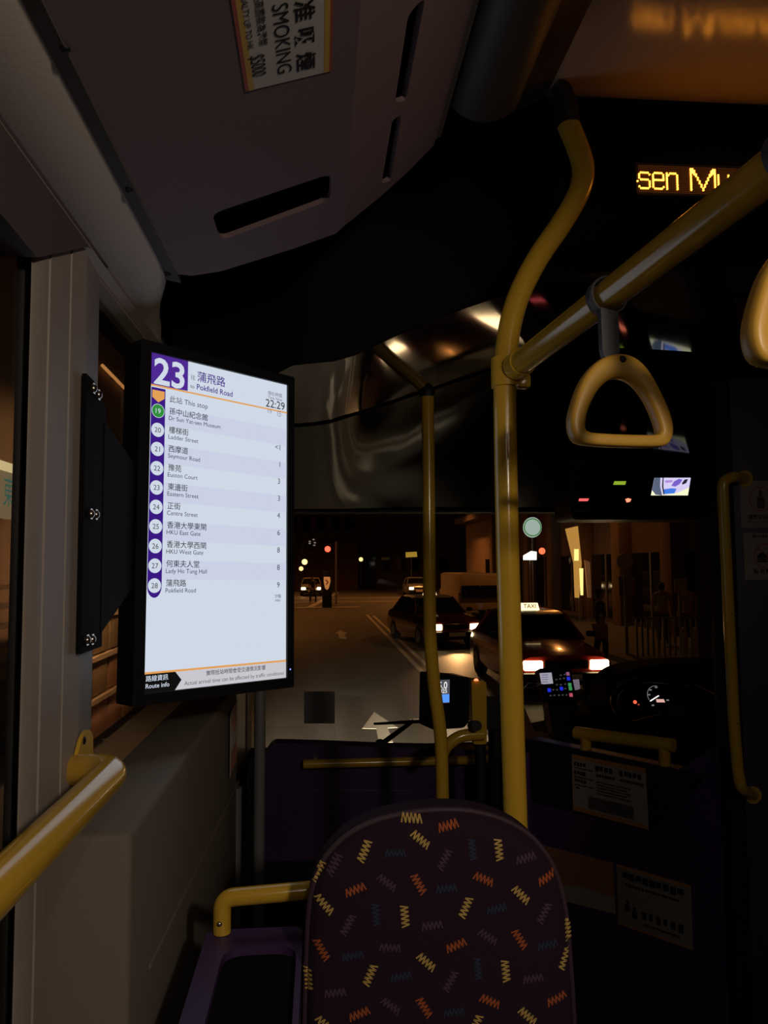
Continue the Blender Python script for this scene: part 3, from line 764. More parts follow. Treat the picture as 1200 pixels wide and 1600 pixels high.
# ---------------------------------------------------------------- pole by the entrance
PY2 = 2.3
t = thing('entrance_pole', 'slim yellow pole with a slight bend between the screen and aisle pole', 'pole', W(.36, PY2, -1.25))
pts = [P(x, y, Y=PY2) for x, y in ((668, 610), (670, 780), (671.5, 960), (673, 1010), (679, 1075), (687, 1135), (690, 1180), (692, 1270))]
pts[0].z = min(pts[0].z, ez+zA(pts[0].x, PY2)-.015)
b = BM(); tube(b, smooth_path(pts + [Vector((pts[-1].x+.005, PY2, 0))], 6), .0195, 20); finish('tube', b, M['yellow'], t)
b = BM(); cyl(b, pts[0]-Vector((0, 0, .002)), Vector((pts[0].x, PY2, ez+zA(pts[0].x, PY2)+.01)), .022, 20); finish('top_socket', b, M['rubber'], t)
# grey posts by the entrance door
for i, (px0, yy, tz_, r_, lab) in enumerate(((404, 2.3, -.05, .0165, 'thin grey vertical pole below the screen by the entrance door'), (367, 2.24, -.62, .016, 'short pale grey door post behind the end of the ledge'))):
    q = P(px0, 1250, Y=yy); t = thing('door_post', lab, 'post', Vector((q.x, yy, 0)))
    b = BM(); q1 = P(px0+3, 1100, Y=yy); tube(b, [Vector((q.x, yy, 0)), Vector((q1.x, yy, ez+tz_))], r_, 16); finish('tube', b, M['greypole'], t)
    b = BM(); cyl(b, Vector((q.x, yy, 0)), Vector((q.x, yy, .02)), r_*1.6, 16); finish('foot', b, M['rubber'], t)

# ================================================================== FRONT OF THE BUS
FY = 3.40
t = thing('front_panel', 'deep purple moulded panel below the windscreen with a yellow rail', 'panel', W(.25, FY, -1.25))
ff = XZ(FY)
q = [XZ(FY+.09).px(x, y) for x, y in ((412, 1600), (414, 1200), (417, 1168), (428, 1154), (500, 1156), (600, 1160), (700, 1162), (770, 1166), (775, 1600))]
q[0] = (q[0][0], -1.25); q[-1] = (q[-1][0], -1.25)
b = BM(); prism(b, ff, rpoly(q, .03), -.09, 0); bmesh.ops.bevel(b, geom=[e for e in b.edges if all(abs(v.co.y-FY) < 1e-4 for v in e.verts) and len(e.link_faces) == 2 and e.calc_face_angle(0) > .5], offset=.015, segments=2, affect='EDGES', profile=.5)
finish('body', b, M['purple'], t)
b = BM(); f2 = XZ(FY-.003); q = [f2.px(x, y) for x, y in ((440, 1233), (742, 1238), (742, 1500), (440, 1500))]
prism(b, f2, rpoly(q, .03), -.003, .006); finish('hatch', b, M['purple'], t)
b = BM(); prism(b, f2, rpoly([f2.px(x, y) for x, y in ((604, 1262), (700, 1262), (700, 1300), (604, 1300))], .01), .0062, .012); finish('recess_plate', b, M['black'], t)
b = BM(); f3 = Y3 = 3.33
pa = P(474, 1194, Y=f3); pb = P(762, 1187, Y=f3)
tube(b, [pa, pb], .0185, 18); finish('rail', b, M['yellow'], t)
for p in (pa+(pb-pa)*.06, pa+(pb-pa)*.95): b = BM(); cyl(b, p+Vector((0, .01, 0)), p+Vector((0, .085, 0)), .012, 10); finish('rail_stud', b, M['yellow'], t)

# windscreen wiper outside the glass
wy = WSY+.27
t = thing('windscreen_wiper', 'black windscreen wiper resting low on the windscreen', 'wiper', P(596, 1160, Y=wy))
b = BM(); tube(b, [P(594, 1164, Y=wy), P(620, 1145, Y=wy), P(646, 1126, Y=wy-.02)], [.014, .013, .010], 8); cyl(b, P(594, 1164, Y=wy), P(594, 1164, Y=wy-.03), .03, 12); finish('arm', b, M['black'], t)
b = BM(); tube(b, [P(584, 1131, Y=wy-.03), P(640, 1128, Y=wy-.03), P(700, 1125, Y=wy-.03), P(760, 1122, Y=wy-.03)], [.006, .009, .009, .006], 8); finish('blade', b, M['rubber'], t)

# fare machine on a yellow stand
my = 2.62
t = thing('fare_machine', 'black fare card machine with a small lit screen on a yellow stand', 'fare machine', P(745, 1165, Y=my))
yaw = math.radians(18)
fm = Fr(P(684, 1140, Y=my-.02), (math.cos(yaw), math.sin(yaw), -.03), (0, 0, 1)); fm.V = (fm.V-fm.U*fm.U.dot(fm.V)).normalized(); fm.N = -fm.U.cross(fm.V) if fm.U.cross(fm.V).y > 0 else fm.U.cross(fm.V)
wM = fm.px(733, 1130)[0]; hM = fm.px(690, 1054)[1]; tl = fm.px(676, 1054)[0]
b = BM(); prism(b, fm, rpoly([(tl, 0), (wM-.02, 0), (wM, .02), (wM, hM-.012), (tl, hM)], .01), -.10, 0)
finish('body', b, M['blackgloss'], t)
s0 = fm.px(672, 1063); s1_ = fm.px(702, 1098)
b = BM(); prism(b, fm, rect(s0[0], s1_[1], s1_[0], s0[1]), .0004, .0012); scn = finish('screen', b, glow('dim screen', (.10, .10, .13), .8), t)
b = BM(); prism(b, fm, rect(s0[0], s1_[1]+.002, s1_[0]-.001, fm.px(690, 1085)[1]), .0014, .0016); finish('blue_bar', b, glow('blue bar', (.10, .32, .95), 1.0), scn)
b = BM(); e0 = fm.px(686.5, 1077); e1 = fm.px(698, 1077); text(b, fm, '5.0', e0[0]-.004, e0[1]+.002, e1[0]+.001, off=.012, d=.002, vscale=1.15); e0 = fm.px(687, 1083); e1 = fm.px(698, 1083)
text(b, fm, '825', e0[0], e0[1], e1[0], off=.01, d=.002); finish('lettering', b, glow('white digits', (.9, .88, .85), 1.0), scn)
b = BM(); q = [P(x, y, Y=my+.10) for x, y in ((738, 1062), (738, 1140), (757, 1140), (756, 1064))]
fsn = XZ(my+.10); prism(b, fsn, rpoly([fsn.px(x, y) for x, y in ((734, 1060), (757, 1063), (758, 1160), (737, 1160))], .01), -.03, .03); finish('stand_plate', b, M['yellow'], t)
b = BM(); tube(b, smooth_path([P(690, 1182, Y=my+.06), P(700, 1164, Y=my+.06), P(722, 1150, Y=my+.06), P(756, 1147, Y=my+.06)], 6), .021, 16); finish('support_tube', b, M['yellow'], t)
b = BM(); dome(b, P(744, 1063, Y=my+.07), (0, 0, 1), .008, .006); o = finish('indicator', b, glow('red indicator', (1, .25, .1), 2), t)
b = BM(); cyl(b, P(738, 1134, Y=my+.05), P(745, 1134, Y=my-.02), .018, 12); finish('knob', b, M['black'], t)
b = BM(); q = P(750, 1160, Y=my+.1); cyl(b, Vector((q.x, my+.1, 0)), Vector((q.x, my+.1, q.z+.02)), .02, 16); finish('leg', b, M['black'], t)
# second black box behind the aisle pole
t = thing('ticket_box', 'black box with worn edges on a stalk behind the aisle pole', 'box', P(775, 1165, Y=2.8))
fk = XZ(2.8); b = BM(); prism(b, fk, rpoly([fk.px(x, y) for x, y in ((757, 1094), (800, 1097), (800, 1142), (757, 1140))], .012), -.1, 0); finish('body', b, M['black'], t)
b = BM()
q = P(775, 1140, Y=2.85); cyl(b, Vector((q.x, 2.85, 0)), q, .03, 12); finish('stalk', b, M['black'], t)
b = BM(); prism(b, fk, [fk.px(x, y) for x, y in ((756, 1093), (758, 1093), (758, 1102), (756, 1102))], 0, .001); finish('worn_edge', b, M['paper'], t)

# ---------------------------------------------------------------- dashboard and cab
dy = 3.45
fd = XZ(dy)
b = BM()
prof = [fd.px(x, y) for x, y in ((778, 1600), (780, 1160), (815, 1148), (872, 1140), (898, 1118), (942, 1112), (950, 1070), (968, 1052), (1000, 1042), (1060, 1036), (1098, 1036), (1130, 1600))]
prof[0] = (prof[0][0], -1.25); prof[-1] = (prof[-1][0]+.5, -1.25); prof[-2] = (prof[-1][0], prof[-2][1])
t = thing('dashboard', 'black dashboard along the driver side of the windscreen', 'dashboard', W(1.4, dy, -1.25))
prism(b, fd, rpoly(prof, .03), -.2, 0); finish('body', b, M['black'], t)
# instrument cluster
iy = 3.36
t = thing('instrument_cluster', 'dark instrument cluster with lit white dials behind the steering wheel', 'instruments', P(1040, 1120, Y=iy))
fi = Fr(P(1035, 1090, Y=iy), (1, 0, 0), (0, .25, 1)); fi.N = -fi.U.cross(fi.V) if fi.U.cross(fi.V).y > 0 else fi.U.cross(fi.V)
b = BM(); prism(b, fi, rpoly([fi.px(x, y) for x, y in ((970, 1060), (1082, 1054), (1084, 1125), (970, 1125))], .03), -.06, 0); finish('housing', b, M['black'], t)
px_m = lambda x, y: fi.px(x, y)
dim = glow('dial white', (.75, .75, .78), .22); brt = glow('needle white', (1, .93, .9), 1.3)
c = px_m(1025, 1086); rad = .040
b = BM(); stroke(b, fi, [(c[0]+rad*math.cos(math.radians(a)), c[1]+rad*math.sin(math.radians(a))) for a in range(75, 211, 9)], .0022, .001, .0022); finish('dial_arc', b, dim, t)
b = BM()
for x, y in ((1025, 1074), (1016, 1078), (1014, 1085.5), (1043, 1094), (1020, 1102)):
    q = px_m(x, y); prism(b, fi, rrect(q[0]-.006, q[1]-.003, q[0]+.006, q[1]+.003, .002), .001, .002)
finish('dial_numeral', b, dim, t)
b = BM(); stroke(b, fi, [px_m(1015.5, 1095.5), px_m(1029, 1087)], .0045, .002, .004); finish('needle', b, brt, t)
b = BM(); prism(b, fi, [px_m(x, y) for x, y in ((1025, 1092.5), (1037, 1092.5), (1039, 1097.5), (1026, 1097.5))], .001, .002); finish('display', b, glow('pink lcd', (.95, .55, .48), .75), t)
c2 = px_m(1047, 1106)
b = BM(); stroke(b, fi, [(c2[0]+.021*math.cos(math.radians(a)), c2[1]+.013*math.sin(math.radians(a))) for a in range(0, 181, 15)], .0018, .001, .002); finish('dial_arc', b, dim, t)
b = BM(); stroke(b, fi, [px_m(1050, 1107.5), px_m(1053.5, 1104)], .005, .002, .004); finish('needle', b, brt, t)
b = BM(); q = px_m(992, 1097); prism(b, fi, circ(q[0], q[1], .008, 12), .001, .003); finish('warning_lamp', b, glow('red tell-tale', (1, .12, .06), 1.3), t)
b = BM(); q = px_m(997.5, 1101); prism(b, fi, circ(q[0], q[1], .004, 12), .001, .003); finish('warning_lamp', b, glow('dim red tell-tale', (.8, .12, .06), .4), t)
# steering wheel
sc_ = P(1052, 1112, Y=2.95)
t = thing('steering_wheel', 'large black bus steering wheel in front of the lit dials', 'steering wheel', sc_)
nrm = Vector((0, -.42, .9)).normalized(); ax1 = Vector((1, 0, 0)); ax2 = nrm.cross(ax1)
b = BM(); pts = [sc_ + ax1*.225*math.cos(2*PI*k/48) + ax2*.225*math.sin(2*PI*k/48) for k in range(49)]; tube(b, pts, .014, 12, caps=False); finish('rim', b, M['blackgloss'], t)
b = BM()
for a in (-20, 200): tube(b, [sc_-nrm*.02, sc_+ax1*.22*math.cos(math.radians(a))+ax2*.22*math.sin(math.radians(a))], [.02, .011], 10)
finish('spoke', b, M['blackgloss'], t)
b = BM(); tube(b, [sc_+nrm*.01, sc_-nrm*.03, Vector((sc_.x, 3.3, sc_.z-.25)), Vector((sc_.x, 3.42, ez-.75))], [.05, .05, .04, .04], 16); finish('column', b, M['black'], t)
# driver console with a small screen and coloured keys
cy = 2.88
fc = Fr(P(872, 1092, Y=cy), (1, .12, -.02), (0, .35, 1)); fc.V = (fc.V-fc.U*fc.U.dot(fc.V)).normalized(); fc.N = fc.U.cross(fc.V)
if fc.N.y > 0: fc.N = -fc.N
t = thing('driver_console', 'black tilted console with a small white screen and rows of lit keys', 'console', P(868, 1150, Y=cy+.05))
b = BM(); prism(b, fc, rpoly([fc.px(x, y) for x, y in ((840, 1045), (890, 1040), (901, 1090), (852, 1096)) ], .012), -.035, 0); finish('key_panel', b, M['blackgloss'], t)
b = BM(); prism(b, fc, [fc.px(x, y) for x, y in ((843, 1052), (861.5, 1051), (864, 1068), (846, 1069.5))], .0005, .002); scn = finish('screen', b, glow('console screen', (.62, .58, .72), .55), t)
b = BM()
for k in range(4): stroke(b, fc, [fc.px(846, 1055+k*3.6), fc.px(856, 1054.6+k*3.6)], .002, .0022, .0022)
finish('print_line', b, glow('console lines', (.15, .15, .3), .4), scn)
kc = dict(dim=glow('dim key', (.4, .4, .45), .12), blue=glow('blue key', (.02, .04, .9), .7), green=glow('green key', (.08, .5, .15), .5), red=glow('red key', (.8, .12, .2), .6), pink=glow('pink key', (.7, .25, .45), .35))
keys = [(869, 1062, 'dim'), (875, 1061, 'dim'), (881, 1060, 'dim'), (870, 1070, 'dim'), (876, 1070, 'dim'), (883, 1069, 'dim'), (876, 1055, 'dim'), (882, 1054, 'dim'), (858, 1078.5, 'blue'), (864, 1078, 'dim'), (870, 1078, 'dim'), (877, 1076, 'blue'), (883, 1076, 'dim'),
        (887, 1053, 'pink'), (888, 1060.5, 'blue'), (890, 1070, 'green'), (891, 1076, 'green'), (892, 1086, 'red'), (860, 1087, 'dim'), (866, 1086.5, 'dim'), (873, 1086.3, 'dim'), (879, 1086, 'dim'), (885, 1086, 'dim')]
for x, y, c in keys:
    big = c != 'dim'; q = fc.px(x, y); a, h = (.0062, .0066) if big else (.0032, .0024)
    b = BM(); prism(b, fc, rrect(q[0]-a, q[1]-h, q[0]+a, q[1]+h, .001), .0005, .003); finish('key', b, kc[c], t)
b = BM(); prism(b, fc, rpoly([fc.px(x, y) for x, y in ((894, 1062), (905, 1061), (907, 1076), (896, 1078))], .002), -.02, -.002); o = finish('receipt', b, glow('lilac lamp', (.42, .33, .45), .35), t); o['label'] = 'pale lilac lit printer slot'
b = BM(); fp = XZ(cy+.10); prism(b, fp, rpoly([fp.px(x, y) for x, y in ((850, 1095), (900, 1092), (904, 1108), (894, 1118), (893, 1165), (862, 1165), (858, 1110))], .01), -.08, 0); finish('pedestal', b, M['black'], t)
b = BM(); fp = XZ(cy+.04); prism(b, fp, [fp.px(x, y) for x, y in ((800, 1156), (818, 1105), (818, 1102), (836, 1144), (862, 1146), (862, 1156))], -.02, 0); prism(b, fp, [fp.px(x, y) for x, y in ((849, 1098), (856, 1098), (864, 1150), (858, 1152))], -.02, 0); finish('side_cheek', b, M['rust'], t)
b = BM(); tube(b, [P(800, 1080, Y=cy-.03), P(812, 1078, Y=cy-.03), P(848, 1071, Y=cy-.01)], .004, 8); tube(b, [P(818, 1076, Y=cy-.02), P(826, 1067, Y=cy-.02), P(850, 1070, Y=cy-.01)], .0025, 8); finish('wire_bracket', b, M['chrome'], t)

# ---------------------------------------------------------------- cab door: purple with a black inset, notices and a yellow rail
O_ = EYE+Vector((.757, 2.3, 0)); fdr = Fr(O_, (.648, -.762, 0), (0, 0, 1), Vector((-.762, -.648, 0)).normalized())
L = fdr.px(828, 1200)[0]; Rr = fdr.px(1126, 1200)[0]; zt = fdr.px(895, 1166)[1]
t = thing('cab_door', 'deep purple cab door with a black inset panel beside the driver', 'door', fdr.at((L+Rr)/2, -1.25))
b = BM(); prism(b, fdr, [(L, -1.25), (Rr, -1.25), (Rr, fdr.px(1120, 1160)[1]), (fdr.px(1060, 1172)[0], zt-.01), (L, zt)], -.04, 0); finish('leaf', b, M['purple'], t)
b = BM(); ins = [fdr.px(x, y) for x, y in ((831, 1172), (1106, 1176), (1100, 1205), (1050, 1275), (1030, 1292), (1018, 1298), (960, 1284), (832, 1252))]
ins[0] = (L+.004, zt-.003); ins[1] = (ins[1][0], zt-.012)
prism(b, fdr, rpoly(ins, .015), .0005, .004); finish('inset_panel', b, M['black'], t)
ra = fdr.px(896, 1146); rb = fdr.px(1050, 1166)
t2 = t
b = BM(); pa = fdr.at(*ra, -.012); pb = fdr.at(*rb, -.012); tube(b, [pa, pb], .0185, 18); finish('rail', b, M['yellow'], t)
for px_ in (912, 1035):
    u = fdr.px(px_, 1170)[0]; f = (u-ra[0])/(rb[0]-ra[0]); top_ = pa+(pb-pa)*f
    b = BM(); cyl(b, Vector((top_.x, top_.y, fdr.at(0, zt).z-.01)), top_, .016, 16); finish('rail_post', b, M['yellow'], t)
b = BM(); dome(b, fdr.at(*fdr.px(1051, 1198), .004), fdr.N, .003, .002); finish('screw', b, M['chrome'], t)
b = BM(); cyl(b, fdr.at(L-.012, -1.25, .0), fdr.at(L-.012, zt-.05, .0), .012, 12); finish('hinge_post', b, M['purple'], t)
def quad(pxs): return [fdr.px(x, y) for x, y in pxs]
def bil(q, s, r):   # s right, r down in a notice quad
    a = Vector(q[0])*(1-s)+Vector(q[1])*s; c = Vector(q[3])*(1-s)+Vector(q[2])*s; v = a*(1-r)+c*r; return (v.x, v.y)
def bar_(bm, q, s0, r0, s1, r1, d, frm=None): prism(bm, frm or fdr, [bil(q, s0, r0), bil(q, s1, r0), bil(q, s1, r1), bil(q, s0, r1)], d, d)
def lines(bm, q, s0, s1, r, h, d, n, seed, frm=None, gap=.25):
    rnd = random.Random(seed); x = s0
    wd = (s1-s0)/n
    for k in range(n): bar_(bm, q, x+k*wd, r, x+k*wd+wd*(1-gap*rnd.random()-.08), r+h*(.7+.3*rnd.random()), d, frm)
q1 = quad(((895, 1178), (1010, 1200), (1015, 1296), (897, 1265)))
t = thing('fare_notice', 'white printed notice with orange edges on the black cab door panel', 'notice', fdr.at(*bil(q1, .5, 1), .004))
b = BM(); prism(b, fdr, q1, .0042, .0055); nt_ = finish('sheet', b, M['dimpaper'], t)
for r0, r1 in ((0, .075), (.93, 1)): b = BM(); bar_(b, q1, 0, r0, 1, r1, .0058); finish('orange_edge', b, M['orangeink'], t)
b = BM(); lines(b, q1, .33, .58, .12, .1, .0059, 4, 1); lines(b, q1, .66, .95, .12, .1, .0059, 5, 2); lines(b, q1, .34, .6, .26, .06, .0059, 7, 3); lines(b, q1, .66, .97, .26, .06, .0059, 8, 4)
for k, r in enumerate((.12, .28, .42)): lines(b, q1, .03, .2, r, .075, .0059, 4, 5+k); lines(b, q1, .03, .3, r+.095, .03, .0059, 9, 15+k)
for k in range(5): lines(b, q1, .34, .8-.05*(k % 2), .39+k*.05, .028, .0059, 14, 25+k)
bar_(b, q1, .05, .56, .1, .6, .0059); finish('lettering', b, M['ink'], t)['kind'] = 'stuff'
b = BM(); bar_(b, q1, .22, .68, .82, .9, .0059); finish('grey_block', b, M['greyink'], t)
q3 = quad(((846, 1317), (958, 1350), (960, 1392), (866, 1384)))
t = thing('brown_poster', 'brown and white poster low on the cab door, partly behind the seat', 'poster', fdr.at(*bil(q3, .5, 1), .001))
b = BM(); prism(b, fdr, quad(((815, 1312), (958, 1348), (962, 1428), (815, 1390))), .0005, .002); finish('sheet', b, M['dimpaper'], t)
b = BM(); pl = quad(((815, 1312), (958, 1348), (961, 1402), (935, 1393), (905, 1384), (860, 1383), (815, 1382))); prism(b, fdr, pl, .0022, .003); finish('brown_field', b, mat('brown print', (.30, .12, .05), .6, vary=.25, scale=60), t)
q2 = quad(((964, 1349), (1080, 1383), (1084, 1484), (967, 1443)))
t = thing('safety_notice', 'white notice with pictograms lowest on the right of the cab door', 'notice', fdr.at(*bil(q2, .5, 1), .001))
b = BM(); prism(b, fdr, q2, .0022, .0035); finish('sheet', b, mat('dingy notice', (.22, .18, .155), .6), t)
for r0, r1 in ((0, .05), (.97, 1)): b = BM(); bar_(b, q2, 0, r0, 1, r1, .0038); finish('orange_edge', b, M['orangeink'], t)
b = BM(); lines(b, q2, .08, .92, .10, .13, .0039, 9, 31); lines(b, q2, .12, .85, .28, .05, .0039, 16, 32); lines(b, q2, .34, .92, .66, .14, .0039, 6, 33, gap=.5); lines(b, q2, .36, .85, .85, .04, .0039, 12, 34)
finish('lettering', b, M['ink'], t)['kind'] = 'stuff'
b = BM()
for s_, r_ in ((.14, .64), (.24, .72)):
    b = BM(); c = bil(q2, s_, r_-.06); prism(b, fdr, circ(c[0], c[1], .005, 12), .0039, .0039); bar_(b, q2, s_-.035, r_-.02, s_+.035, r_+.10, .0039)
    finish('pictogram', b, M['ink'], t)

# ---------------------------------------------------------------- partition behind the cab with stickers and a grab rail
BY = 1.93
fb = XZ(BY)
lx_ = P(1128, 900, Y=BY).x
b = BM(); box(b, W(lx_, BY, -1.25), W(2.0, BY+.05, .49), .004); struct('wall_cab', b, mat('purple partition', (.040, .022, .075), .45), None)
b = BM(); box(b, W(lx_-.005, BY-.004, -1.25), W(lx_+.04, BY+.055, .49), .004); struct('trim_11', b, M['black'])
def sticker(name, lab, tl, bl, wid, fn):
    a = Vector(fb.px(*tl)); c = Vector(fb.px(*bl)); tt = thing(name, lab, 'sticker', fb.at(c.x+wid/2, c.y), 'safety stickers on the cab partition')
    q = [tuple(a), (a.x+wid, a.y), (c.x+wid, c.y), tuple(c)]; b = BM(); prism(b, fb, q, .0003, .0014); finish('sheet', b, M['dimpaper'], tt); fn(tt, q); return tt
def st1(tt, q):
    c = fb.px(1188, 780); r = .0325
    b = BM(); ring2(b, fb, c[0], c[1], r-.0028, r, .0016, .0016); finish('red_ring', b, M['redink'], tt)
    b = BM(); prism(b, fb, rrect(c[0]-.011, c[1]-.025, c[0]+.011, c[1]+.006, .006), .0017, .0017); prism(b, fb, rrect(c[0]-.005, c[1]+.007, c[0]+.005, c[1]+.024, .004), .0017, .0017); finish('hand_pictogram', b, M['greyink'], tt)
    b = BM(); e = fb.px(1169, 813); text(b, fb, '請緊握扶手', e[0], e[1]+.003, size=.0135, off=.02, d=.0018); finish('lettering', b, M['ink'], tt)
    b = BM(); e = fb.px(1169, 818); text(b, fb, 'Please hold the handrail', e[0], e[1]+.002, e[0]+.068, d=.0018); finish('lettering', b, M['greyink'], tt)
def st2(tt, q):
    c = fb.px(1197, 869); r = .034
    b = BM(); ring2(b, fb, c[0], c[1], r-.0028, r, .0016, .0016); stroke(b, fb, [(c[0]-.024, c[1]+.024), (c[0]+.024, c[1]-.024)], .003, .0016, .0016); finish('red_ring', b, M['redink'], tt)
    b = BM(); prism(b, fb, circ(c[0]-.012, c[1]-.005, .014, 14, 0, 180), .0017, .0017); prism(b, fb, rect(c[0]-.026, c[1]-.010, c[0]+.002, c[1]-.006), .0017, .0017); prism(b, fb, rrect(c[0]-.026, c[1]-.016, c[0]+.002, c[1]-.0115, .002), .0017, .0017)
    prism(b, fb, [(c[0]+.006, c[1]-.016), (c[0]+.018, c[1]-.016), (c[0]+.021, c[1]+.008), (c[0]+.003, c[1]+.008)], .0017, .0017); finish('burger_and_cup', b, M['ink'], tt)
    b = BM(); e = fb.px(1175, 840); text(b, fb, '請保持清潔', e[0], e[1], size=.0085, off=.02, d=.0018); e = fb.px(1178, 896); text(b, fb, '請 勿 飲 食', e[0], e[1]+.001, size=.0125, off=.03, d=.0018); finish('lettering', b, M['ink'], tt)
sticker('handrail_sticker', 'upper white sticker with a ringed hand symbol on the purple partition', (1155.5, 751), (1158, 825), .115, st1)
sticker('no_food_sticker', 'lower white sticker with a crossed-out burger and cup on the purple partition', (1161, 833), (1164, 906), .115, st2)
t = thing('partition_handrail', 'slim vertical yellow grab handle on the purple cab partition', 'grab handle', P(1145, 1240, Y=1.86))
ry = 1.87
b = BM(); ends = [P(1163, 748, Y=BY), P(1146, 744, Y=ry), P(1129, 752, Y=ry), P(1131, 800, Y=ry), P(1139, 960, Y=ry), P(1147, 1130, Y=ry), P(1153, 1205, Y=ry), P(1158, 1232, Y=ry), P(1176, 1242, Y=BY)]
tube(b, smooth_path(corner_path(ends, .02, 3), 2), .0138, 18); finish('tube', b, M['yellow'], t)
for e in (ends[0], ends[-1]): b = BM(); prism(b, fb, circ(e.x, e.z-ez, .022, 18), .0005, .004); finish('flange', b, M['yellow'], t)
# yellow edging on the step
b = BM(); q = P(1188, 1585, Z=-1.25); box(b, q+Vector((-.014, -.012, 0)), q+Vector((.3, .012, .006)), .002); single('step_edging', b, M['yellow'], 'yellow nosing strip on the floor, lowest at the right edge', 'edging')

# ---------------------------------------------------------------- equipment box above the driver
ey = 3.02; fe = XZ(ey)
t = thing('overhead_equipment_box', 'black box above the driver with a small monitor and status lights', 'equipment box', P(965, 690, Y=ey))
b = BM(); p0 = fe.px(893, 812); p1 = fe.px(1112, 690)
prism(b, fe, rrect(p0[0], p0[1], p1[0], p1[1], .02), -.22, 0); finish('housing', b, M['blackgloss'], t)
b = BM(); stroke(b, fe, [fe.px(896, 799), fe.px(985, 801)], .003, .0005, .002); finish('bright_edge', b, M['chrome'], t)
mon = [fe.px(x, y) for x, y in ((1020.5, 747), (1077, 747), (1072.5, 774.5), (1015, 774.5))]
b = BM(); prism(b, fe, [(mon[0][0]-.012, mon[0][1]+.012), (mon[1][0]+.012, mon[1][1]+.012), (mon[2][0]+.012, mon[2][1]-.012), (mon[3][0]-.012, mon[3][1]-.012)], .0005, .012); finish('monitor_frame', b, M['black'], t)
b = BM(); prism(b, fe, mon, .0122, .013); scn = finish('monitor_screen', b, glow('cctv violet', (.72, .66, .95), .95), t)
def mp(s, r): return bil(mon, s, r)
def blob(name, m, pts, d=.0133):
    b = BM(); prism(b, fe, [mp(*p) for p in pts], d, d); finish(name, b, m, scn)
blob('image_patch', glow('cctv grey', (.12, .16, .25), .8), [(0, 0), (.16, 0), (.20, .5), (.30, 1), (.12, .96), (.0, .7)])
blob('image_patch', glow('cctv blue', (.06, .22, .85), .9), [(.30, .66), (.5, .6), (.66, .62), (.62, .88), (.32, .92)])
blob('image_patch', glow('cctv cream', (.95, .95, .62), 1), [(0, .72), (.14, .9), (.4, .96), (.7, .86), (1, .55), (1, 1), (0, 1)], .0131)
blob('image_patch', glow('cctv deep violet', (.25, .15, .75), .8), [(.56, .2), (.68, .06), (.78, .12), (.72, .36), (.62, .5), (.5, .46)])
blob('image_patch', glow('cctv dark', (.05, .05, .08), .4), [(.84, .1), (.93, .08), (.9, .3), (.8, .4), (.78, .3)])
blob('image_patch', glow('cctv dark', (.05, .05, .08), .4), [(.22, 0), (.25, 0), (.29, .5), (.36, .95), (.33, .95), (.25, .5)], .0134)
blob('image_patch', glow('cctv lilac', (.5, .3, .8), .9), [(.3, .16), (.5, .13), (.52, .25), (.33, .3)])
def lamp(pts, name, c, s, lab):
    b = BM(); prism(b, fe, [fe.px(*p) for p in pts], .0005, .003); o = finish(name, b, glow(lab, c, s), t); o['label'] = lab
lamp([(905, 779), (920, 779), (918, 783), (904, 783)], 'status_light', (1, .12, .12), 1.2, 'small red bar light')
lamp([(977, 780), (981, 778.5), (986, 780), (984, 784), (979, 785)], 'status_light', (1, .22, .12), 2.0, 'small orange red light')
lamp([(960, 752), (978, 752), (976.5, 757.5), (958, 757.5)], 'status_light', (.33, .50, .03), .8, 'yellow green light strip')

# ---------------------------------------------------------------- no smoking sticker on the duct
a = Vector(bot_fr.px(384, 148)); c = Vector(bot_fr.px(518, 103)); wdt = c.x-a.x; yend = (a.y+c.y)/2
fz2 = Fr(bot_fr.at(a.x, yend), bot_fr.U, -bot_fr.V, bot_fr.N)
t = thing('no_smoking_sticker', 'white no smoking sticker with yellow edges under the air duct', 'sticker', fz2.at(wdt/2, .2, 0))
LN = .50
b = BM(); prism(b, fz2, rect(0, 0, wdt, LN), .0002, .001); finish('sheet', b, M['paper'], t)
for x0, x1 in ((0, .004), (wdt-.003, wdt)): b = BM(); prism(b, fz2, rect(x0, 0, x1, LN), .0012, .0012); finish('red_edge', b, M['redink'], t)
for x0, x1 in ((.004, .010), (wdt-.009, wdt-.003)): b = BM(); prism(b, fz2, rect(x0, 0, x1, LN), .0012, .0012); finish('yellow_edge', b, M['amberink'], t)
# text runs from the rear to the front: reading direction is towards the front of the bus, lines stacked to the left
ft = Fr(fz2.at(0, 0), -fz2.V, fz2.U, Vector((0, 0, -1)))
def tx(s, u_end, v, size, off=0, vs=1.0):
    b = BM(); text(b, ft, s, -u_end, v, size=size, off=off, d=.0016, align='R', vscale=vs); o = finish('lettering', b, M['ink'], t, flat=True); o['kind'] = 'stuff'
tx('不 准 吸 煙', .013, wdt*.62, .030, .02, .78); tx('NO SMOKING', .017, wdt*.385, .0236, 0)
tx('最高罰款為港幣', .068, wdt*.225, .0105, .01); tx('MAXIMUM PENALTY UP TO HK', .066, wdt*.095, .0095, 0); tx('$5000', .022, wdt*.105, .0136, .003, 1.7)


# ================================================================== THE STREET
GZ = -2.4                                                     # road level below the eye
b = BM(); box(b, W(-3.6, 2, GZ-.1), W(7.3, 110, GZ)); rd = struct('trim_12', b, M['asphalt']); rd.name = 'floor_road'
FR = XY(GZ)
def road(name, lab, polys, m=None, part=None):
    bm = BM()
    for p in polys: prism(bm, FR, p, .0005, .006)
    return finish(name, bm, m or M['roadpaint'], part or rd)
def gp(x, y): q = P(x, y, Z=GZ); return (q.x, q.y)
